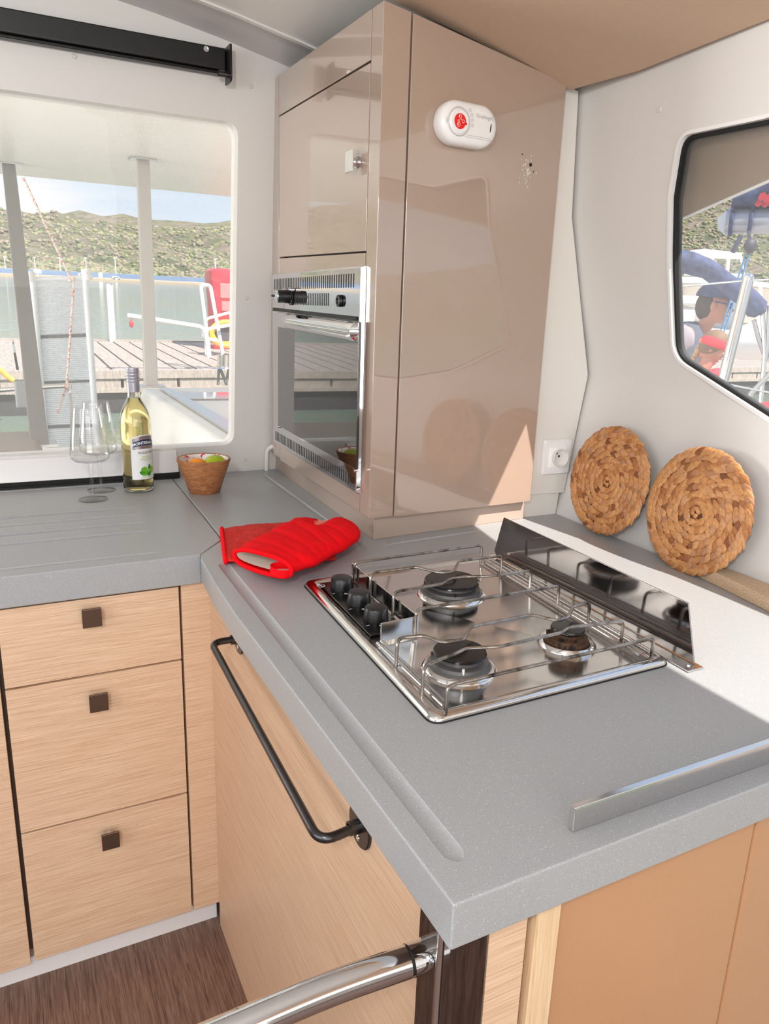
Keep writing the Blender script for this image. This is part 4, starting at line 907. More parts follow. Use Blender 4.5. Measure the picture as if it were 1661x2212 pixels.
# bowl
bw = on(442, 1062, 2, K); bwr = thing('fruit_bowl', 'small tapered wooden bowl with painted white inside on the worktop', 'bowl', bw)
m_ = MB(); m_.lathe([(0, 0), (.036, 0), (.038, .002), (.0655, .0825), (.0655, .086), (.0625, .0868), (.0600, .0850)], bw, 64); part('wooden_shell', m_, bowlwood, bwr)
m_ = MB(); m_.lathe([(.0600, .0850), (.0350, .010), (.030, .0065), (0, .006)], bw, 64); part('enamel_lining', m_, bowlin, bwr)
o = on(428, 1000, 1, bw.y-.004); m_ = MB(); c = Vector((bw.x-.0215, bw.y-.018, K+.063)); m_.ell(c, (.029, .029, .0275), 32, 20); of_ = thing('orange', 'bright orange fruit lying in the wooden bowl', 'fruit', c-Vector((0, 0, .0275))); part('fruit_body', m_, orange, of_)
c = Vector((bw.x+.0235, bw.y-.0105, K+.066)); lf = thing('lime', 'yellow-green lime lying in the wooden bowl', 'fruit', c-Vector((0, 0, .027)))
m_ = MB(); m_.lathe([(0, -.034), (.003, -.0325), (.012, -.029), (.022, -.020), (.0272, -.006), (.0272, .008), (.021, .022), (.011, .030), (.0035, .0335), (0, .036)], c, 32, Vector((1, .35, .25))); part('fruit_body', m_, lime, lf, sharp=60)
c = Vector((bw.x-.004, bw.y+.026, K+.045)); m_ = MB(); m_.ell(c, .024, 24, 14)
# cable stub in the corner
m_ = MB(); m_.tube(fillet([(.651, 2.024, K), (.651, 2.018, .93), (.664, 2.0, .945), (.70, 1.995, .945)], .02, 6), .006, 12); tag(part('white_cable', m_, white_pl), 'short white cable rising from the worktop behind the tall cabinet', 'cable')

#EXTERIOR#
# ================================================================== outside the windows
TILT = .029                                        # the moored boat sits slightly bow-down
def gz(x, y, h): return 1.33-h+TILT*y              # level surfaces h metres under the eye
GN = Vector((0, -TILT, 1)).normalized()
def gp(px, py, h): return onp(px, py, (0, 0, 1.33-h), GN)
HWAT, HD_ = 1.85, 1.30
water = mat('harbour_water', (96, 128, 128), .06, Specular_IOR_Level=.6); t, b = nodes(water)
f = tex_noise(t, (1, 1.6, 1), 2.2, 5, dist=.6); bump(t, b, f, .25, .06)
gd = tex_noise(t, (.02, .06, 1), 3, 2); t.links.new(ramp(t, gd, [(.3, (96, 128, 124)), (.7, (112, 122, 96))]), b.inputs['Base Color'])
m_ = MB(); R_ = 330; ring = [(R_*math.cos(a), R_*math.sin(a)) for a in [2*pi*k/64 for k in range(64)]]
m_.v = [Vector((x, y, gz(x, y, HWAT))) for x, y in ring]; m_.f = [tuple(range(64))]
sea = part('sea', m_, water, loc=(0, 0, -.5), fix=False); sea['kind'] = 'structure'
hillm = mat('scrub_hillside', (150, 145, 110), .9); t, b = nodes(hillm)
f1 = tex_noise(t, (.02, .02, .06), 1.3, 8, rough=.6); f2 = tex_noise(t, (.15, .15, .3), 2.0, 6, rough=.8)
tcx = t.nodes.new('ShaderNodeTexCoord'); vv = t.nodes.new('ShaderNodeTexVoronoi'); vv.inputs['Scale'].default_value = .17; t.links.new(tcx.outputs['Object'], vv.inputs[0])
sc2 = t.nodes.new('ShaderNodeSeparateColor'); t.links.new(vv.outputs['Color'], sc2.inputs[0])
ca_ = ramp(t, sc2.outputs[0], [(.0, (84, 108, 62)), (.22, (120, 136, 76)), (.4, (176, 182, 92)), (.48, (150, 138, 118)), (.7, (176, 156, 140)), (.95, (196, 180, 160))])
cb_ = ramp(t, f1, [(.36, (92, 110, 66)), (.47, (150, 146, 104)), (.56, (178, 158, 140)), (.70, (186, 170, 150))])
mq = t.nodes.new('ShaderNodeMixRGB'); mq.inputs[0].default_value = .5; t.links.new(ca_, mq.inputs[1]); t.links.new(cb_, mq.inputs[2])
c2 = ramp(t, f2, [(.36, (100, 112, 90)), (.60, (255, 255, 250))])
mx_ = t.nodes.new('ShaderNodeMixRGB'); mx_.blend_type = 'MULTIPLY'; mx_.inputs[0].default_value = .75; t.links.new(mq.outputs[0], mx_.inputs[1]); t.links.new(c2, mx_.inputs[2]); t.links.new(mx_.outputs[0], b.inputs['Base Color'])
bump(t, b, f2, 1.0, 4.0)
nth, nr = 260, 34; vs = []; fs = []
for i in range(nth):
    th = 2*pi*i/nth
    Hh = 52+30*math.exp(-((th-.65)/.5)**2)+9*math.sin(th*3+1)+6*math.sin(th*7)-10*math.exp(-((th-1.3)/.25)**2)
    for j in range(nr+1):
        k = j/nr; r = 215+620*k; x, y = r*math.cos(th), r*math.sin(th)
        h = (1-math.cos(pi*min(1, k*1.15)))*.5*Hh*1.12 + 2.0*min(1, k*20)
        nz = noise.noise(Vector((x*.012, y*.012, 0)))*10*min(1, k*4)+noise.noise(Vector((x*.06, y*.06, 3)))*5.0*min(1, k*6)+noise.noise(Vector((x*.2, y*.2, 9)))*3*min(1, k*10)
        vs.append(Vector((x, y, gz(x, y, HWAT)+h+nz-.6)))
for i in range(nth):
    for j in range(nr): a = i*(nr+1)+j; b_ = ((i+1) % nth)*(nr+1)+j; fs.append((a, b_, b_+1, a+1))
m_ = MB(); m_.add(vs, fs); hs = part('hills', m_, hillm, loc=(0, 400, 0), fix=False, sharp=80); hs['kind'] = 'structure'
# scrub and small trees on the hillside
rnd = random.Random(11); m_ = MB(); ico = bmesh.new(); bmesh.ops.create_icosphere(ico, subdivisions=1, radius=1); iv = [v_.co.copy() for v_ in ico.verts]; jf = [tuple(v_.index for v_ in f_.verts) for f_ in ico.faces]; ico.free()
def hz(i, j): return vs[(i % nth)*(nr+1)+j]
VV = []; FF = []
for k in range(24000):
    th = rnd.uniform(.28, 1.0) if k % 2 else rnd.uniform(1.2, 1.85); fi = th/(2*pi)*nth; i = int(fi); fj = (rnd.random()**1.5)*21; j = int(fj); a = fi-i; b_ = fj-j
    p = hz(i, j).lerp(hz(i+1, j), a).lerp(hz(i, j+1).lerp(hz(i+1, j+1), a), b_)
    if j == 0: continue
    r = rnd.uniform(.28, .8)*(1+.06*fj); o = len(VV)
    for q in iv: VV.append(p+Vector((q.x*r*rnd.uniform(.75, 1.25), q.y*r*rnd.uniform(.75, 1.25), q.z*r*.75*rnd.uniform(.7, 1.3)+r*.3)))
    FF += [tuple(x+o for x in f_) for f_ in jf]
m_.v = VV; m_.f = FF; scrub = mat('hillside_trees', (120, 130, 80), .95); t, b = nodes(scrub); ge = t.nodes.new('ShaderNodeNewGeometry')
t.links.new(ramp(t, ge.outputs['Random Per Island'], [(.0, (80, 96, 62)), (.25, (100, 112, 74)), (.42, (136, 142, 88)), (.52, (126, 118, 98)), (.75, (144, 130, 114)), (1, (108, 116, 84))]), b.inputs['Base Color'])
o = part('hillside_trees', m_, scrub, loc=(0, 400, 0), fix=False, sharp=80); o['kind'] = 'stuff'; tag(o, 'green and brown scrub trees covering the far hillside', 'trees')
# quay on the far shore
m_ = MB(); Q_ = []
for i in range(41):
    th = 1.1+.9*i/40; Q_.append((207*math.cos(th), 207*math.sin(th)))
m_.loft([[Vector((x, y, gz(x, y, HWAT)-.3)), Vector((x, y, gz(x, y, HWAT)+.45)), Vector((x*1.06, y*1.06, gz(x, y*1.06, HWAT)+1.0)), Vector((x*1.06, y*1.06, gz(x, y, HWAT)-.3))] for x, y in Q_])
o = part('quay', m_, mat('quay_stone', (166, 150, 128), .9)); o['kind'] = 'structure'
m_ = MB(); m_.loft([[Vector((x*1.034, y*1.034, gz(x, y, HWAT)+.95)), Vector((x*1.034, y*1.034, gz(x, y, HWAT)+2.0)), Vector((x*1.038, y*1.038, gz(x, y*1.02, HWAT)+2.0)), Vector((x*1.038, y*1.038, gz(x, y, HWAT)+.95))] for x, y in Q_])
tag(part('quay_fence', m_, mat('blue_netting', (96, 124, 160), .8)), 'long low blue fence running along the far quay', 'fence')
lampm = mat('pale_lamp_post', (226, 232, 232), .5)
LPX = [('beside the grey post nearest the picture border', 14), ('left of the gangway top', 78), ('above the gangway', 132), ('behind the first white van', 188), ('above the second white van', 251), ('just beyond the steel post', 332), ('beside the red pedestal top', 466)]
LPL = ['slim pale far-shore lamp post nearest the grey canopy post', 'slim pale far-shore lamp post behind the white notice board', 'slim pale far-shore lamp post above the raised gangway', 'slim pale far-shore lamp post behind the larger white van', 'slim pale far-shore lamp post behind the smaller white van', 'slim pale far-shore lamp post just beyond the steel canopy post', 'slim pale far-shore lamp post above the red pedestal']
for (d_, px), lb in zip(LPX, LPL):
    p = far(px, 606, 221); q = Vector((p.x, p.y, p.z+5.6)); t0 = thing('lamp_post', lb, 'lamp post', p, 'lamp posts on the far shore')
    m = MB(); m.cyl(p-Vector((0, 0, 1)), q, .16, 8, .10); part('post', m, lampm, t0); m = MB(); m.box((q.x-.35, q.y-.25, q.z-.1), (q.x+.35, q.y+.25, q.z+.15)); part('lamp_head', m, lampm, t0)
for px, py, wpx, lb in ((181, 596, 19, 'larger white van parked on the far quay above the gangway'), (251, 600, 15, 'smaller white van parked on the far quay near the steel post')):
    p = far(px, py+5, 209); W_ = wpx*209/1617; t0 = thing('van', lb, 'van', p, 'white vans on the far quay'); h = W_*.45
    m = MB(); P = [(-.5, 0), (.5, 0), (.5, .45), (.36, .55), (.24, 1.0), (-.46, 1.0), (-.5, .9)]
    m.prism([p+Vector((a*W_, -.8, b_*h)) for a, b_ in P], [p+Vector((a*W_, .8, b_*h)) for a, b_ in P]); part('van_body', m, white_pl, t0, bevel=.08)
    m = MB(); m.box((p.x-.35*W_, p.y-.83, p.z+h*.55), (p.x+.25*W_, p.y-.81, p.z+h*.85)); part('windows', m, mat('van_glass', (70, 86, 100), .1) if 'van_glass' not in MATS else MATS['van_glass'], t0)
    for s_ in (-.32, .32): m = MB(); m.cyl(p+Vector((s_*W_, -.85, .1)), p+Vector((s_*W_, -.6, .1)), .33, 14); part('wheel', m, black, t0)
for px, py, a, b_, lb in ((81, 586, 13, 7, 'wide white notice board on the far quay beside the gangway'), (217, 594, 7, 9, 'upright white notice board on the far quay between two vans')):
    p = far(px, py, 208); k = 208/1617; t0 = thing('notice_board', lb, 'sign', p-Vector((0, 0, 2.5)), 'white boards on the far quay')
    m = MB(); m.box((p.x-a*k/2, p.y-.1, p.z-b_*k/2), (p.x+a*k/2, p.y+.1, p.z+b_*k/2)); part('board', m, white_pl, t0); m = MB(); m.box((p.x-.1, p.y-.05, p.z-2.6), (p.x+.1, p.y+.05, p.z)); part('board_post', m, lampm, t0)
# wooden pontoon
dockm = mat('weathered_planks', (196, 182, 172), .85); t, b = nodes(dockm); f = tex_noise(t, (18, 1.2, 3), 3, 6, rough=.7); t.links.new(ramp(t, f, [(.3, (120, 112, 106)), (.5, (158, 148, 140)), (.7, (182, 172, 162))]), b.inputs['Base Color'])
A = gp(209, 744, HD_); B = gp(280, 800, HD_); slope = (B.x-A.x)/(B.y-A.y)
yn, yf = gp(250, 806, HD_).y, gp(250, 737, HD_).y
m_ = MB(); x = -16.0
while x < 24:
    w_ = .30; q = [(x, yn+.12), (x+w_-.035, yn+.12), (x+w_-.035+slope*(yf-yn-.12), yf), (x+slope*(yf-yn-.12), yf)]
    P = [Vector((a, b_, gz(a, b_, HD_))) for a, b_ in q]; m_.prism([p-Vector((0, 0, .05)) for p in P], P); x += w_
pt = thing('pontoon', 'weathered wooden pontoon with diagonal planks behind the boat', 'pontoon', (0, yn, gz(0, yn, HD_)))
part('deck_planks', m_, dockm, pt, fix=False)
z0 = gz(0, yn, HD_); z1 = gz(0, yf, HD_)
m_ = MB(); m_.box((-16, yn-.05, z0-.07), (22, yn+.16, z0+.035)); part('edge_beam', m_, dockm, pt)
m_ = MB(); m_.box((-16, yf-.1, z1-.07), (26, yf+.12, z1+.03)); part('edge_beam', m_, dockm, pt)
m_ = MB(); x = -16
while x < 22: m_.box((x, yn-.02, z0-.20), (x+.72, yn+.12, z0-.07)); x += .76
part('fascia_blocks', m_, dockm, pt, fix=False)
m_ = MB(); m_.box((-16, yn-.06, z0-.26), (22, yn+.1, z0-.20)); part('rubbing_strake', m_, dockm, pt)
m_ = MB(); m_.box((-16, yn+.12, z0-.62), (22, yf, z0-.08)); m_.box((-16, yn+.02, z0-.62), (22, yn+.12, z0-.26)); part('float', m_, mat('dark_float', (44, 44, 46), .8), pt)
# mooring posts
for px, lb in ((235, 'slim white mooring pole standing at the far pontoon edge'),):
    p = gp(241, 738, HD_); q = far(233, 614, (p-CAM).length); t0 = thing('mooring_pole', lb, 'pole', p)
    m = MB(); m.cyl(p, q, .045, 12, .04); part('pole', m, white_pl, t0)
    m = MB(); m.cyl(p+Vector((.07, .1, 0)), q+Vector((.07, .1, -.02)), .03, 12); part('guide_bar', m, lampm, t0)
# red service pedestal
redplas = mat('red_pedestal', (222, 24, 52), .35)
p = gp(492, 752, HD_); kd = (p-CAM).dot(-(R3 @ Vector((0, 0, 1))))/F_PX; pdw = 40*kd
pe = thing('service_pedestal', 'red harbour service pedestal standing on the pontoon', 'pedestal', p); hh = (752-590)*kd
m_ = MB(); rings = []
for z, s_ in ((0, .92), (hh*.6, .92), (hh*.9, 1.0), (hh*.97, .98), (hh, .82)):
    P = roundpoly([Vector(a) for a in ((-pdw*s_, -pdw*s_*.8), (pdw*s_, -pdw*s_*.8), (pdw*s_, pdw*s_*.8), (-pdw*s_, pdw*s_*.8))], pdw*.3, 4); rings.append([Vector((p.x+q.x, p.y+q.y, p.z+z)) for q in P])
m_.loft(rings); part('housing', m_, redplas, pe)
m_ = MB(); m_.box((p.x-pdw*.55, p.y-pdw*.83, p.z+hh*.64), (p.x+pdw*.8, p.y-pdw*.74, p.z+hh*.82)); part('recess', m_, mat('faded_red', (236, 120, 120), .5), pe, bevel=.01)
m_ = MB(); m_.box((p.x-pdw*.5, p.y-pdw*.82, p.z+hh*.48), (p.x+pdw*.75, p.y-pdw*.72, p.z+hh*.60)); part('socket_flap', m_, MATS['faded_red'], pe, bevel=.01)
m_ = MB(); m_.box((p.x-pdw*.1, p.y-pdw*.84, p.z+hh*.30), (p.x+pdw*.62, p.y-pdw*.735, p.z+hh*.45)); part('notice', m_, white_pl, pe)
m_ = MB(); m_.box((p.x, p.y-pdw*.85, p.z+hh*.19), (p.x+pdw*.45, p.y-pdw*.735, p.z+hh*.28)); part('notice', m_, white_pl, pe)
# yellow hose on a bracket
yel = mat('yellow_hose', (250, 178, 30), .5)
hp = gp(488, 768, HD_); kd2 = (hp-CAM).dot(-(R3 @ Vector((0, 0, 1))))/F_PX; hc = Vector((hp.x, hp.y, hp.z+46*kd2)); hr = 34*kd2
rl = thing('hose_reel', 'yellow coiled hose on a white frame beside the red pedestal', 'hose', hp)
m_ = MB()
for k in range(5): m_.tube([hc+Vector((hr*(1-.08*k)*math.cos(a), -.1+.05*k, hr*.72*(1-.08*k)*math.sin(a))) for a in [2*pi*i/28 for i in range(28)]], 5.5*kd2, 8, closed=True)
part('hose_coil', m_, yel, rl, fix=False)
m_ = MB(); m_.cyl(hc+Vector((0, -.02, 0)), hc+Vector((0, .15, 0)), hr*.6, 20); part('drum', m_, mat('dark_drum', (60, 62, 78), .7), rl)
m_ = MB(); m_.tube(fillet([hp+Vector((-hr*1.25, 0, 0)), hp+Vector((-hr*1.3, 0, hr*2.2)), hp+Vector((hr*1.2, 0, hr*2.9))], .1), 3*kd2, 8); m_.tube([hp+Vector((-hr*1.2, 0, hr*.75)), hp+Vector((hr*1.3, 0, hr*.8))], 3*kd2, 8); part('reel_frame', m_, white_pl, rl)
# neighbouring boat's rail and bathing ladder
nb = thing('boarding_rail', 'bent white boarding rail reaching over water from the pontoon', 'rail', gp(452, 775, HD_))
def fy(px, py, Y): return on(px, py, 1, Y)
m_ = MB(); m_.tube(fillet([fy(275, 682, 11), fy(330, 690, 11), fy(437, 707, 11), fy(446, 726, 11), fy(452, 772, 11)], .12), .035, 10); part('boom_tube', m_, white_pl, nb)
m_ = MB(); m_.tube(fillet([fy(452, 760, 11.2), fy(434, 624, 11.2), fy(436, 616, 11.2), fy(454, 616, 11.2), fy(481, 764, 11.2)], .1), .028, 10); part('hoop', m_, lampm, nb)
m_ = MB(); m_.tube(fillet([fy(439, 728, 11.1), fy(440, 716, 11.1), fy(455, 709, 11.1), fy(510, 700, 11.1)], .1), .025, 8); m_.tube([fy(440, 730, 11.1), fy(470, 736, 11.1)], .025, 8); part('side_bar', m_, white_pl, nb)
m_ = MB(); c = fy(284, 700, 11); m_.ell(c, (.03, .03, .05), 12, 8); m_.tube([c, fy(283, 684, 11)], .006, 4); part('red_float', m_, redplas, nb)
bl = thing('bollard', 'steel bollard on crossed legs at the near pontoon edge', 'bollard', fy(480, 835, 10.2))
m_ = MB(); m_.cyl(fy(483, 793, 10.2), fy(483, 766, 10.2), .09, 20); part('drum', m_, steel, bl)
m_ = MB(); m_.lathe([(0, .02), (.15, .02), (.16, 0), (0, 0)], fy(483, 795, 10.2), 24); part('plate', m_, steel, bl)
m_ = MB()
for a, b_ in (((473, 797), (471, 832)), ((476, 797), (490, 832)), ((494, 797), (488, 832)), ((500, 797), (506, 832))): m_.tube([fy(*a, 10.2), fy(*b_, 10.2)], .02, 6)
part('crossed_legs', m_, mat('dark_leg', (96, 98, 102), .5), bl, fix=False)
# yellow cable on the pontoon, left
m_ = MB(); m_.tube([fy(-40, 780, 10.3), fy(2, 800, 10.3), fy(14, 812, 10.3), fy(30, 823, 10.28)], .03, 8); tag(part('yellow_cable', m_, yel), 'thick yellow shore cable hanging over the pontoon edge', 'cable')
# ---- own cockpit
ctopm = mat('cockpit_gelcoat', (236, 233, 228), .35)
und = [on(-400, 336, 2, 2.2), on(0, 376, 2, 2.2), on(510, 427, 2, 2.2), on(900, 466, 2, 2.2)]
m_ = MB(); P = [Vector((-3.5, 2.12, 2.2)), Vector((2.6, 2.12, 2.2))]+[Vector((2.6, und[2].y+.2, 2.2)), und[2], und[1], Vector((-3.5, und[1].y-.2, 2.2))]
m_.prism(P, [p+Vector((0, 0, .10)) for p in P]); ht = part('cockpit_roof', m_, ctopm, bevel=.02); ht['kind'] = 'structure'
def deckpost(name, label, bt, tp, Y0, wpx, m, cat='post'):
    a = fy(*bt, Y0); b_ = on(*tp, 2, 2.199); r = thing(name, label, cat, a, 'cockpit roof posts'); d = b_-a; W_ = wpx*Y0*1.12/F_PX/2
    mm = MB(); mm.prism([a+Vector(q) for q in ((-W_, -.025, 0), (W_, -.025, 0), (W_, .025, 0), (-W_, .025, 0))], [b_+Vector(q) for q in ((-W_, -.025, 0), (W_, -.025, 0), (W_, .025, 0), (-W_, .025, 0))]); part('shaft', mm, m, r, bevel=.006)
    mm = MB(); mm.box((a.x-W_*1.9, a.y-.06, a.z), (a.x+W_*1.9, a.y+.06, a.z+.012)); part('foot_plate', mm, brushed, r); mm = MB(); mm.box((b_.x-W_*2, b_.y-.06, b_.z-.012), (b_.x+W_*2, b_.y+.06, b_.z)); part('head_plate', mm, brushed, r)
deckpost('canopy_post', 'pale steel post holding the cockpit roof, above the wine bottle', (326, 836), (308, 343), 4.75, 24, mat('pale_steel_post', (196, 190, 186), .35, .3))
deckpost('canopy_post', 'dark grey leaning steel post in front of the raised gangway', (86, 962), (18, 352), 3.95, 30, mat('dark_steel_post', (116, 112, 110), .4, .4))  # leaning post in darker grey steel
# cockpit floor, coaming
m_ = MB(); P = [on(-60, 968, 2, .53), on(262, 958, 2, .53)]; m_.box((-3.5, 2.12, .36), (1.0, P[1].y, .53)); o = part('cockpit_seat_moulding', m_, ctopm, bevel=.03); o['kind'] = 'structure'
Z_ = .74; t1 = on(306, 839, 2, Z_); t2 = on(506, 974, 2, Z_); t3 = Vector((3.2, t2.y-.3, Z_)); t4 = Vector((3.2, t1.y, Z_)); 
lowA = fy(258, 850, t1.y+.02); 
m_ = MB(); b1 = Vector((t1.x-.16, t1.y, .2)); b2 = Vector((t2.x-.25, t2.y-.2, .2)); m_.prism([b1, b2, Vector((3.2, t2.y-.6, .2)), Vector((3.2, t1.y, .2))], [t1, t2, t3, t4]); o = part('coaming_moulding', m_, ctopm, bevel=.03); o['kind'] = 'structure'
m_ = MB(); e0 = t1+Vector((.10, -.10, .004)); e1 = t2+Vector((.08, .10, .004)); m_.prism([e0, e1, e1+Vector((.10, 0, 0)), e0+Vector((.06, 0, 0))], [p+Vector((0, 0, .012)) for p in (e0, e1, e1+Vector((.10, 0, 0)), e0+Vector((.06, 0, 0)))]); tag(part('deck_track', m_, brushed), 'long grey metal track along the white coaming outside', 'track')
m_ = MB(); q = [on(*a, 2, Z_+.006) for a in ((364, 847), (520, 849), (520, 862), (412, 863))]; m_.prism([p-Vector((0, 0, .004)) for p in q], [p+Vector((0, 0, .004)) for p in q]); tag(part('deck_hatch', m_, mat('hatch_acrylic', (150, 140, 136), .05)), 'glossy acrylic hatch set in the white deck outside', 'hatch')
# cushion
m_ = MB(); c = on(12, 975, 2, .56); m_.box((c.x-.5, c.y-.55, .531), (c.x+.16, c.y+.03, .66)); tag(part('seat_cushion', m_, mat('taupe_cushion', (132, 120, 112), .9), bevel=.04, seg=4), 'taupe seat cushion in the cockpit outside the aft window', 'cushion')
# gangway, raised upright at the stern
alu = mat('gangway_aluminium', (228, 232, 236), .45, .0); gw_ = 5.6
gwy = thing('gangway', 'raised ribbed aluminium gangway standing upright at the stern', 'gangway', fy(150, 968, gw_))
bl_, br_, tl_, tr_ = fy(96, 972, gw_), fy(214, 968, gw_), fy(66, 604, gw_), fy(188, 599, gw_)
def gw(a, k, o=0): return (bl_*(1-a)+br_*a)*(1-k)+(tl_*(1-a)+tr_*a)*k+Vector((0, -o, 0))
for a, nme in ((.03, 'side_rail'), (.97, 'side_rail')): m_ = MB(); m_.tube([gw(a, -.02), gw(a, 1.01)], .022, 14); part('side_rail', m_, alu, gwy)
m_ = MB()
for k0, k1 in ((.0, .13), (.15, .40), (.415, .665), (.685, .99)):
    n = int((k1-k0)*90)
    for i in range(n):
        a0 = k0+(k1-k0)*i/n; a1 = k0+(k1-k0)*(i+1)/n; am = (a0*.35+a1*.65)
        q = [gw(.07, a0), gw(.93, a0), gw(.93, am, .012), gw(.07, am, .012)]; m_.add(q, [(0, 1, 2, 3)]); q = [gw(.07, am, .012), gw(.93, am, .012), gw(.93, a1), gw(.07, a1)]; m_.add(q, [(0, 1, 2, 3)])
part('ribbed_treads', m_, alu, gwy, fix=False)
m_ = MB(); m_.box((0, 0, 0), (1, 1, 1)); m_.v = [gw(a, k, o) for a, k, o in ((.06, 0, -.05), (.94, 0, -.05), (.94, 0, -.02), (.06, 0, -.02), (.06, .995, -.05), (.94, .995, -.05), (.94, .995, -.02), (.06, .995, -.02))]; part('back_plate', m_, mat('grey_back', (120, 122, 126), .7), gwy)  # mid-grey plate seen between the tread sections
m_ = MB(); m_.tube([gw(-.06, 1.0), gw(1.1, 1.0)], .014, 10); part('end_bar', m_, alu, gwy)
for a in (-.01, .99): m_ = MB(); m_.cyl(gw(a, .985), gw(a, 1.045), .032, 14); part('end_cap', m_, white_pl, gwy)
ropem = mat('flecked_rope', (226, 214, 204), .9); t, b = nodes(ropem); t.links.new(ramp(t, tex_noise(t, (1, 1, 1), 75, 1), [(.56, (228, 216, 206)), (.60, (214, 84, 78))]), b.inputs['Base Color'])
m_ = MB(); m_.tube([fy(50, 384, 5.5), fy(152, 600, 5.5)], .007, 8); m_.tube([fy(152, 600, 5.5), fy(160, 604, 5.5), fy(158, 640, 5.5), fy(150, 750, 5.3), fy(144, 834, 5.1)], .0075, 8); m_.tube([fy(144, 834, 5.1), fy(134, 862, 5.1), fy(126, 892, 5.1)], .0075, 8)
for k in range(5): c = fy(156+random.uniform(-5, 5), 604+random.uniform(-4, 4), 5.45); m_.ell(c, .018, 10, 6)
c = fy(145, 834, 5.05); m_.ell(c, (.03, .02, .02), 10, 6)
tag(part('rope', m_, ropem, fix=False), 'white rope with red flecks tied to the gangway top', 'rope')
m_ = MB(); m_.tube(fillet([fy(-40, 846, 5.05), fy(60, 838, 5.05), fy(148, 833, 5.05), fy(153, 850, 5.05), fy(160, 972, 4.6)], .06), .014, 12); tag(part('stern_rail', m_, steel), 'steel stern rail carrying the grey box and rope end', 'rail')
m_ = MB(); a = fy(30, 824, 4.95); b_ = fy(92, 880, 4.95); m_.box((a.x, 4.93, b_.z), (b_.x, 5.02, a.z)); tag(part('rail_box', m_, mat('grey_box', (150, 152, 154), .6), bevel=.01), 'grey square box clamped on the stern rail', 'box')
# ---- seen through the side window
vis = [onp(1455, 481, (.762, .654, .87), (1, -.2, -.497)), onp(1661, 391, (.762, .654, .87), (1, -.2, -.497))]
dv = (vis[1]-vis[0]); e0 = vis[0]-dv*.5; e1 = vis[0]+dv*4.2
m_ = MB(); off = Vector((.012, 0, .30)); q = [e0, e1, Vector((wall_x(e1.y, 1.66)+.024, e1.y, 1.80)), Vector((wall_x(e0.y, 1.66)+.024, e0.y, 1.80))]
m_.prism(q, [p+Vector((.012, 0, .004)) for p in q]); vz = thing('window_visor', 'taupe visor hanging outside over the top of side window', 'visor', q[2]); part('visor_panel', m_, visor_m, vz)
m_ = MB(); m_.tube([e0, e1], .0028, 8); part('white_edge', m_, white_pl, vz)
def fr(px, py, d): return far(px, py, d)
m_ = MB(); m_.tube([fr(1616, 603, 2.3), fr(1552, 862, 2.25)], .0145, 16); st = thing('stanchion', 'polished tapered stanchion post close outside the side window', 'post', fr(1552, 862, 2.25)); part('tube', m_, steel, st)
m_ = MB(); m_.ell(fr(1616, 602, 2.3), .0155, 14, 8); part('cap', m_, steel, st)
wirem = mat('rigging_wire', (190, 192, 194), .35, .8)
m_ = MB(); m_.tube([fr(1400, 630, 2.3), fr(1455, 620, 2.3), fr(1616, 606, 2.3), fr(1661, 604, 2.3), fr(1800, 604, 2.3)], .0028, 6); tag(part('upper_guard_wire', m_, wirem), 'upper steel guard wire through the stanchion top', 'wire')
m_ = MB(); m_.tube([fr(1400, 800, 2.25), fr(1520, 820, 2.25), fr(1661, 848, 2.25), fr(1800, 870, 2.25)], .0028, 6); tag(part('lower_guard_wire', m_, wirem), 'lower steel guard wire through the stanchion foot', 'wire')
m_ = MB(); m_.tube([fr(1590, 915, 2.6), fr(1622, 850, 2.6), fr(1690, 780, 2.6)], .008, 8); tag(part('steel_hoop', m_, wirem), 'bent steel hoop low outside the side window', 'hoop')
canvas = mat('navy_canvas', (46, 58, 92), .85); t, b = nodes(canvas); f = tex_noise(t, (1, 1, 1), 12, 4, dist=1); t.links.new(ramp(t, f, [(.3, (36, 46, 76)), (.6, (66, 80, 120))]), b.inputs['Base Color']); bump(t, b, f, .4, .02)
D = 4.6
m_ = MB(); m_.tube([fr(1400, 540, D), fr(1455, 562, D), fr(1490, 568, D), fr(1530, 582, D), fr(1570, 612, D), fr(1610, 640, D), fr(1636, 668, D), fr(1642, 680, D)], [.055, .06, .06, .052, .05, .055, .058, .03], 14); tag(part('furled_bimini', m_, canvas, sharp=80), 'rolled navy canvas bimini drooping between two steel bows', 'canopy')
m_ = MB(); m_.tube([fr(1628, 690, D), fr(1638, 730, D), fr(1652, 768, D)], .012, 6); m_.tube(fillet([fr(1642, 650, D), fr(1646, 648, D), fr(1652, 770, D), fr(1640, 900, D)], .05), .012, 8); m_.tube([fr(1661, 660, D), fr(1656, 780, D), fr(1690, 700, D)], .010, 8); tag(part('bimini_bow', m_, wirem), 'thin steel bow frame under the rolled navy canopy', 'frame')
# boom with stowed sail bag
D = 5.2; bm0 = thing('boom', 'grey boom end with oval opening under a navy sail bag', 'boom', fr(1600, 495, D))
Xb = ray(1800, 470)-ray(1570, 470); Xb.normalize(); Yb = Vector((0, 0, 1)); Zb = Xb.cross(Yb)
a = fr(1568, 478, D); kb = D/F_PX
m_ = MB(); m_.loft([[a+Xb*s_+Yb*(22*kb*math.sin(q))+Zb*(.07*math.cos(q)) for q in [2*pi*i/16 for i in range(16)]] for s_ in (0, 1.2)]); part('boom_tube', m_, mat('boom_grey', (168, 172, 184), .35, .4), bm0)
m_ = MB(); m_.prism(*[[a+Xb*x*kb+Yb*y*kb-Zb*z for x, y in ((-12, -12), (4, -24), (14, -6), (10, 26), (-6, 16), (-16, 6))] for z in (.02, .09)]); part('end_fitting', m_, mat('fitting_white', (206, 212, 222), .4), bm0)
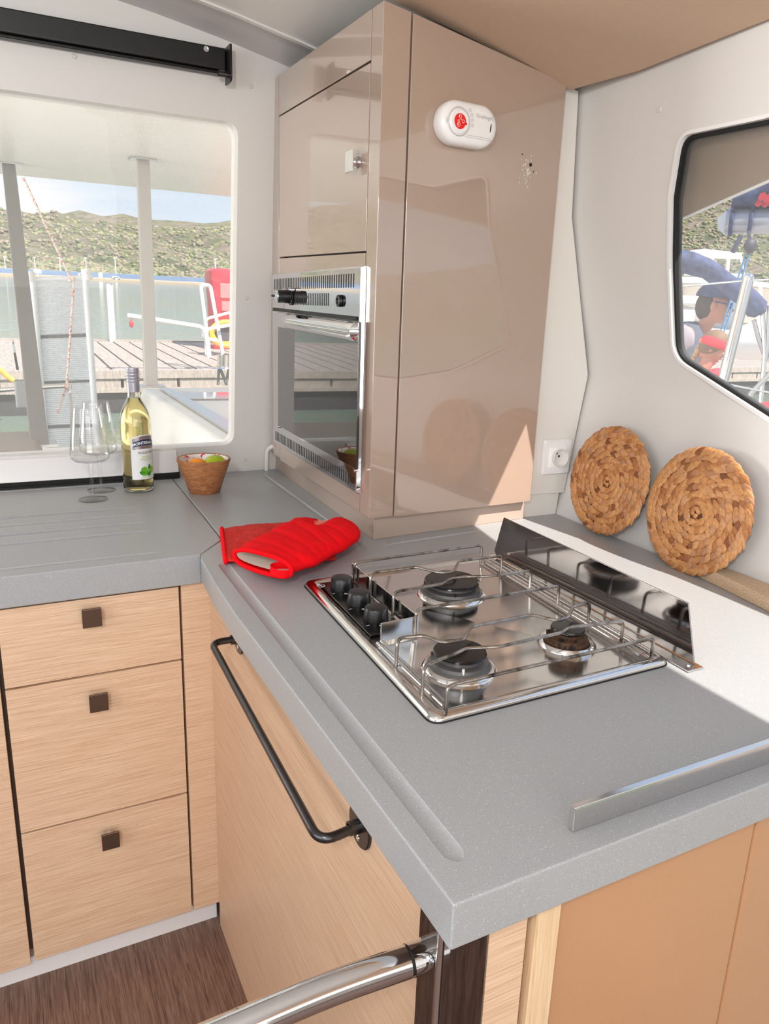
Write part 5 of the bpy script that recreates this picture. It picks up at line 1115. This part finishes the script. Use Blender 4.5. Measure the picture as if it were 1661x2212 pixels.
m_ = MB(); m_.ell(a+Xb*.27-Zb*(-.071)+Yb*.0, (.10, .01, .05), 20, 10); c0 = a+Xb*.27; m_.v = [c0+Xb*(p.x-c0.x)*1.0+Yb*(p.z-c0.z)+Zb*(-.066+(p.y-c0.y)*.0) for p in m_.v]; m_.v = [c0+(p-c0) for p in m_.v]; part('oval_opening', m_, black, bm0)
m_ = MB()
for s_ in (10, 42): m_.tube([a+Xb*s_*kb+Yb*(24*kb*math.sin(q))+Zb*(.078*math.cos(q)) for q in [2*pi*i/16 for i in range(16)]], .012, 6, closed=True)
part('strap', m_, canvas, bm0, fix=False)
m_ = MB(); m_.loft([[a+Xb*s_+Yb*((22+h)*kb+h*kb*math.sin(q))+Zb*(.10*math.cos(q)) for q in [2*pi*i/16 for i in range(16)]] for s_, h in ((.02, 8), (.1, 20), (.25, 30), (.6, 38), (1.2, 42))]); sb_ = part('sail_bag', m_, canvas, bm0, sharp=70)
m_ = MB()
for px, py, s_ in ((1640, 438, 7), (1648, 424, 8), (1655, 440, 7), (1661, 428, 9)): c = fr(px, py, D-.14); m_.add([c+Xb*x*kb*s_+Yb*y*kb*s_ for x, y in ((-1, -.5), (-.2, -1), (.8, -.2), (.3, .9), (-.6, .6))], [(0, 1, 2, 3, 4)])
part('red_print', m_, mat('red_sail_print', (190, 40, 60), .8), sb_, fix=False)
m_ = MB(); c = fr(1621, 531, 4.9); m_.ell(c, (.042, .03, .042), 16, 10); m_.tube([c+Vector((0, 0, .03)), fr(1616, 500, 5.0)], .006, 6); tag(part('pulley_block', m_, mat('navy_block', (30, 38, 58), .6)), 'round dark pulley block hanging under the boom', 'pulley')
blue = mat('blue_sheet_rope', (70, 140, 190), .8)
for dx, lb in ((0, 'blue sheet rope running down from the pulley block, nearer the cap'), (8, 'blue sheet rope running down from the pulley block, nearer the stanchion')): m_ = MB(); m_.tube([fr(1611+dx, 548, 4.9), fr(1550+dx, 735, 4.9)], .005, 6); tag(part('blue_rope', m_, blue), lb, 'rope', 'blue sheet ropes')
m_ = MB(); m_.tube([fr(1602, 508, 4.95), fr(1582, 546, 4.95)], .014, 8); tag(part('navy_strut', m_, canvas), 'short navy padded strut slanting below the boom', 'strut')
# white motor boat farther out
mbt = thing('motor_boat', 'white motor boat with framed windscreen moored farther out', 'boat', fr(1560, 700, 14)); kb = 14/F_PX
def BX(px, py, d=14.0): return fr(px, py, d)
def plate(pts, d0, d1, m, nm, par, bv=.02): m_ = MB(); m_.prism([BX(*p, d0) for p in pts], [BX(*p, d1) for p in pts]); return part(nm, m_, m, par, bevel=bv)
plate([(1380, 598), (1560, 598), (1700, 616), (1700, 626), (1560, 612), (1380, 612)], 13.2, 15, white_pl, 'cabin_roof', mbt)
plate([(1380, 612), (1520, 612), (1700, 625), (1700, 700), (1380, 690)], 13.6, 15, mat('cream_cabin', (226, 216, 202), .5), 'cabin', mbt)
plate([(1380, 622), (1466, 620), (1466, 655), (1380, 655)], 13.5, 13.6, mat('cabin_glass', (84, 96, 110), .1), 'cabin_window', mbt)
plate([(1540, 640), (1600, 645), (1600, 720), (1540, 712)], 13.5, 13.6, mat('grey_panel', (170, 172, 176), .5), 'side_panel', mbt)
plate([(1380, 690), (1720, 730), (1720, 790), (1380, 740)], 12.6, 15, white_pl, 'hull', mbt, .08)
# windscreen frame
wfr = [BX(*p, 15) for p in ((1478, 592), (1500, 552), (1600, 556), (1610, 596))]
m_ = MB(); m_.add(wfr, [(0, 1, 2, 3)]); ws = part('windscreen', m_, pane_r, mbt, fix=False)
m_ = MB(); m_.tube(wfr, .035, 8, closed=True); m_.tube([BX(1530, 594, 15), BX(1540, 553, 15)], .03, 6); m_.tube([BX(1570, 595, 15), BX(1574, 555, 15)], .03, 6); m_.tube([BX(1490, 548, 14.9), BX(1520, 544, 14.9), BX(1602, 553, 14.9)], .05, 8); part('windscreen_frame', m_, white_pl, mbt, fix=False)
m_ = MB()
for px in (1466, 1643): m_.tube([BX(px, 615, 13.4), BX(px, 700, 13.4)], .03, 6)
part('roof_poles', m_, lampm, mbt, fix=False)
# white dinghy and outboard behind the rail
dg = thing('dinghy', 'white inflatable dinghy lying on the quay behind the people', 'boat', fr(1620, 760, 9)); m_ = MB(); m_.tube([fr(1560, 748, 9), fr(1600, 742, 9), fr(1660, 738, 9), fr(1760, 745, 9)], [.10, .17, .19, .17], 16); part('tube', m_, white_pl, dg, sharp=80)
m_ = MB(); m_.tube([fr(1575, 722, 9.2), fr(1620, 718, 9.2), fr(1680, 712, 9.2)], [.05, .10, .10], 12); part('rolled_cover', m_, ctopm, dg, sharp=80)
# side quay
m_ = MB(); q = [fr(1380, 768, 11), fr(1720, 776, 11)]; zq = -.05
P = [Vector((x, y, zq)) for x, y in ((2.6, -2.5), (14, -2.5), (14, 7.5), (2.6, 7.5))]; m_.prism([p-Vector((0, 0, .25)) for p in P], P); o = part('side_pontoon', m_, dockm, loc=(5, 2, zq)); tag(o, 'grey planked side pontoon beyond the side window', 'pontoon')
m_ = MB(); m_.tube([on(1480, 772, 2, zq+.03), on(1590, 774, 2, zq+.03), on(1670, 782, 2, zq+.03)], .025, 6); tag(part('orange_hose', m_, mat('orange_hose', (226, 110, 84), .7)), 'faded orange hose lying across the side pontoon', 'hose')
# white and blue cabinet on the pontoon
wc = thing('dock_box', 'small white upright locker with blue front behind the capped person', 'locker', fr(1462, 720, 6.4)); kb = 6.4/F_PX
c = fr(1466, 700, 6.4); m_ = MB(); m_.box((c.x-.14, c.y-.10, zq), (c.x+.06, c.y+.10, c.z+.13)); part('locker_body', m_, white_pl, wc, bevel=.02)
m_ = MB(); c2 = fr(1466, 645, 6.4); m_.box((c.x-.2, c.y-.14, c2.z-.05), (c.x+.10, c.y+.14, c2.z+.02)); part('locker_top', m_, white_pl, wc, bevel=.03)
m_ = MB(); m_.box((c.x-.12, c.y-.13, zq+.2), (c.x+.03, c.y-.101, c.z-.02)); part('locker_front', m_, mat('pale_blue', (168, 200, 232), .5), wc)
# red and black bag low at the picture border
m_ = MB(); c = fr(1662, 900, 3.4); m_.ell(c, (.09, .08, .06), 18, 10); bg_ = thing('dry_bag', 'red and black bag lying low beyond the side glass', 'bag', c-Vector((0, 0, .06))); part('bag_body', m_, mat('red_bag', (200, 36, 48), .7), bg_)
m_ = MB(); m_.ell(c+Vector((.06, -.04, .01)), (.06, .06, .055), 16, 10); part('black_end', m_, black, bg_)
# ------------------------------------------------------------------ people on the side pontoon
def skinmesh(name, verts, edges, radii, m, parent, sub=2, root=0):
    me = bpy.data.meshes.new(name); Mi = ROOTM[parent.name].inverted(); me.from_pydata([Mi @ Vector(p) for p in verts], edges, [])
    o = bpy.data.objects.new(name, me); COL.objects.link(o)
    sk = o.modifiers.new('skin', 'SKIN'); sk.use_smooth_shade = True; lay = me.skin_vertices[0].data if me.skin_vertices else None
    for i, r in enumerate(radii):
        lay[i].radius = (r, r) if not isinstance(r, tuple) else r
        lay[i].use_root = (i == root)
    s_ = o.modifiers.new('sub', 'SUBSURF'); s_.levels = sub; s_.render_levels = sub
    bake(o); o.data.materials.clear(); o.data.materials.append(m); o.data.polygons.foreach_set('use_smooth', [True]*len(o.data.polygons))
    o.parent = parent; ROOTM[o.name] = ROOTM[parent.name]; return o
skinm = mat('skin', (190, 132, 110), .55, Subsurface_Weight=.05); hairm = mat('dark_hair', (54, 44, 40), .7); hairb = mat('brown_hair', (120, 92, 68), .7)
shirt = mat('heather_sweater', (146, 138, 148), .9); vest = mat('dark_vest', (72, 82, 100), .85); trousers = mat('dark_trousers', (60, 66, 84), .9)
def person(label, head_px, dist, S_, fwd, lean, arm, capc, kind):
    hc = fr(*head_px, dist); fwd = Vector(fwd).normalized(); up = Vector((0, 0, 1)); side = fwd.cross(up); base = Vector((hc.x, hc.y, zq))
    hip = hc-up*(.68*S_)-fwd*((lean+.08)*S_); base = Vector((hip.x, hip.y, zq))
    root = thing('person', label, 'person', base)
    def Q(f, s_, z): return hc+fwd*f*S_+side*s_*S_+up*z*S_
    neck = Q(-.05, 0, -.135); chest = Q(-.12-lean*.12, 0, -.27); belly = Q(-.12-lean*.6, 0, -.48)
    legH = hip.z-zq
    V = [hip, belly, chest, neck, Q(-.02, 0, -.075), Q(.0, 0, .01), Q(0, 0, .08)]; Ed = [(0, 1), (1, 2), (2, 3), (3, 4), (4, 5), (5, 6)]; Rr = [.13*S_, .125*S_, .135*S_, .052*S_, .058*S_, .078*S_, .060*S_]
    for sgn in (-1, 1):
        i = len(V); sh_ = chest+side*sgn*.17*S_+up*.10*S_; ar = arm[0] if sgn < 0 else arm[1]
        el = sh_+(fwd*ar[0]+up*ar[1]+side*sgn*.06)*S_; ha = el+(fwd*ar[2]+up*ar[3]-side*sgn*.04)*S_; dd = (ha-el).normalized()
        V += [sh_, el, ha, ha+dd*.07*S_]; Ed += [(2, i), (i, i+1), (i+1, i+2), (i+2, i+3)]; Rr += [.062*S_, .046*S_, .030*S_, .034*S_]
        for q in range(4):
            k = len(V); b0 = side*(q-1.5)*.020*S_; V += [ha+dd*.11*S_+b0, ha+dd*(.15+.012*(1 if q in (1, 2) else 0))*S_+b0-fwd*.01]; Ed += [(i+3, k), (k, k+1)]; Rr += [.010*S_, .008*S_]
        k = len(V); V += [ha+dd*.09*S_-side*sgn*.045*S_+fwd*.01]; Ed += [(i+3, k)]; Rr += [.011*S_]
        k = len(V); lx = side*sgn*.09*S_
        V += [hip+lx-up*.10*S_, base+lx+up*legH*.48+fwd*.05*S_, base+lx+up*.07-fwd*.02, base+lx+up*.04+fwd*.15*S_]; Ed += [(0, k), (k, k+1), (k+1, k+2), (k+2, k+3)]; Rr += [.095*S_, .062*S_, .042*S_, .038*S_]
    body = skinmesh('body', V, Ed, Rr, skinm, root)
    # clothes follow the same skeleton, a little larger
    shs = [chest+side*sg*.165*S_+up*.10*S_ for sg in (-1, 1)]
    Vt = [hip-up*.04*S_, belly, chest, Q(-.065, 0, -.165)]+shs; Et = [(0, 1), (1, 2), (2, 3), (2, 4), (2, 5)]; Rt = [.16*S_, .16*S_, .175*S_, .085*S_, .095*S_, .095*S_]
    skinmesh('vest' if kind == 'man' else 'jacket', Vt, Et, Rt, vest, root)
    for sgn in (-1, 1):
        sh_ = chest+side*sgn*.17*S_+up*.10*S_; ar = arm[0] if sgn < 0 else arm[1]; el = sh_+(fwd*ar[0]+up*ar[1]+side*sgn*.06)*S_; ha = el+(fwd*ar[2]+up*ar[3]-side*sgn*.04)*S_
        skinmesh('sleeve', [sh_-side*sgn*.03*S_, sh_+(el-sh_)*.1, el, ha], [(0, 1), (1, 2), (2, 3)], [.10*S_, .098*S_, .075*S_, .052*S_], shirt if kind == 'man' else vest, root)
        lx = side*sgn*.09*S_; skinmesh('trouser_leg', [hip+lx*.7-up*.02*S_, hip+lx-up*.12*S_, base+lx+up*legH*.48+fwd*.05*S_, base+lx+up*.10-fwd*.02], [(0, 1), (1, 2), (2, 3)], [.12*S_, .11*S_, .078*S_, .056*S_], trousers, root)
    # face
    pitch = -.15 if kind == 'man' else -.65; f2 = (fwd*math.cos(pitch)+up*math.sin(pitch)); u2 = side.cross(f2); 
    def HF(f, s_, z): return hc+f2*f*S_+side*s_*S_+u2*z*S_
    Rm = Matrix((f2, side, u2)).transposed()
    m = MB(); m.ell(HF(.0, 0, .0), (.095*S_, .074*S_, .115*S_), 24, 16, Rm); m.ell(HF(.055, 0, -.075), (.035*S_, .035*S_, .03*S_), 16, 10, Rm); m.loft([[HF(.085, -.014, .02), HF(.088, 0, .03), HF(.085, .014, .02)], [HF(.105, -.017, -.02), HF(.122, 0, -.018), HF(.105, .017, -.02)], [HF(.088, -.012, -.03), HF(.09, 0, -.032), HF(.088, .012, -.03)]])
    part('head', m, skinm, root, fix=False, sharp=80)
    for s_ in (-1, 1):
        m = MB(); m.ell(HF(-.005, s_*.075, -.005), (.018*S_, .008*S_, .030*S_), 12, 8, Rm); part('ear', m, skinm, root)
        m = MB(); m.ell(HF(.083, s_*.03, .018), (.010*S_, .014*S_, .009*S_), 10, 8, Rm); part('eye', m, inkwhite, root)
    m = MB(); m.ell(HF(.088, 0, -.052), (.008*S_, .022*S_, .006*S_), 10, 6, Rm); part('mouth', m, mat('lips', (176, 96, 92), .5) if 'lips' not in MATS else MATS['lips'], root)
    if kind == 'man':
        m = MB(); m.ell(HF(-.038, 0, -.004), (.074*S_, .079*S_, .098*S_), 24, 14, Rm); part('hair', m, hairm, root)
        cp_ = MB(); rings = []
        for k in range(8):
            a = pi/2*k/7; rings.append([HF(-.012+.112*math.cos(a)*math.cos(q)*1.0, .092*math.cos(a)*math.sin(q), .045+.095*math.sin(a)) for q in [2*pi*i/24 for i in range(24)]])
        cp_.loft(rings); co = part('cap', cp_, canvas, root, sharp=80)
        m = MB(); m.loft([[HF(.08+.085*math.cos(q)*.95, .075*math.sin(q), .045-.012*math.cos(q)+o) for q in [-pi/2+pi*i/14 for i in range(15)]] for o in (0, .008)]); part('cap_brim', m, canvas, co)
        m = MB(); m.tube([HF(.0, .084, .022), HF(.07, .075, .018), HF(.098, .03, .015), HF(.102, 0, .015), HF(.098, -.03, .015), HF(.07, -.075, .018), HF(0, -.084, .022)], .004, 6); [m.ell(HF(.096, s_*.034, .010), (.008*S_, .03*S_, .020*S_), 12, 8, Rm) for s_ in (-1, 1)]; part('sunglasses', m, mat('mirror_blue_glass', (40, 80, 170), .1, .6), root, fix=False)
    else:
        m = MB(); m.ell(HF(-.022, 0, .018), (.095*S_, .088*S_, .112*S_), 24, 14, Rm); part('hair', m, hairb, root)
        m = MB(); m.loft([[HF(-.015+.100*k2*math.cos(q), .094*k2*math.sin(q), z+.03*math.cos(q)) for q in [2*pi*i/28 for i in range(28)]] for z, k2 in ((.005, .97), (.02, 1.03), (.06, 1.0), (.075, .92))], cap=False); part('headband', m, mat('red_headband', (232, 48, 66), .8), root)
        m = MB(); P0 = HF(-.09, .02, -.01)
        for k in range(9): m.ell(P0-up*.033*k*S_-fwd*(.012*k)*S_+side*.01*(-1)**k*S_, (.024*S_*(1-k*.05), .022*S_, .024*S_), 10, 8)
        part('braid', m, mat('light_brown_braid', (196, 150, 104), .7), root, fix=False)
        m = MB(); c = Q(-.03, 0, -.17); m.tube([c+fwd*.085*S_*math.cos(q)+side*.085*S_*math.sin(q)+up*(.02*math.cos(q)-.02)*S_ for q in [2*pi*i/20 for i in range(20)]], .030*S_, 10, closed=True); m.tube([c+fwd*.08*S_, c+fwd*.11*S_-up*.08*S_, c+fwd*.10*S_-up*.17*S_], [.03*S_, .035*S_, .012*S_], 10); part('neck_scarf', m, MATS['red_headband'], root, fix=False)
    return root
fdir = (Vector(ray(1661, 690))-Vector(ray(1400, 690))).normalized()
person('person in navy cap and dark vest leaning forward outside the side window', (1543, 660), 5.3, 1.0, fdir, .22, ((-.20, -.20, -.10, -.22), (-.20, -.20, -.10, -.22)), None, 'man')
person('child with red headband and scarf bending down beside the capped person', (1541, 752), 3.7, .62, (fdir+Vector((0, -.1, 0))), .42, ((.10, -.24, .12, -.18), (.08, -.24, .12, -.18)), None, 'child')
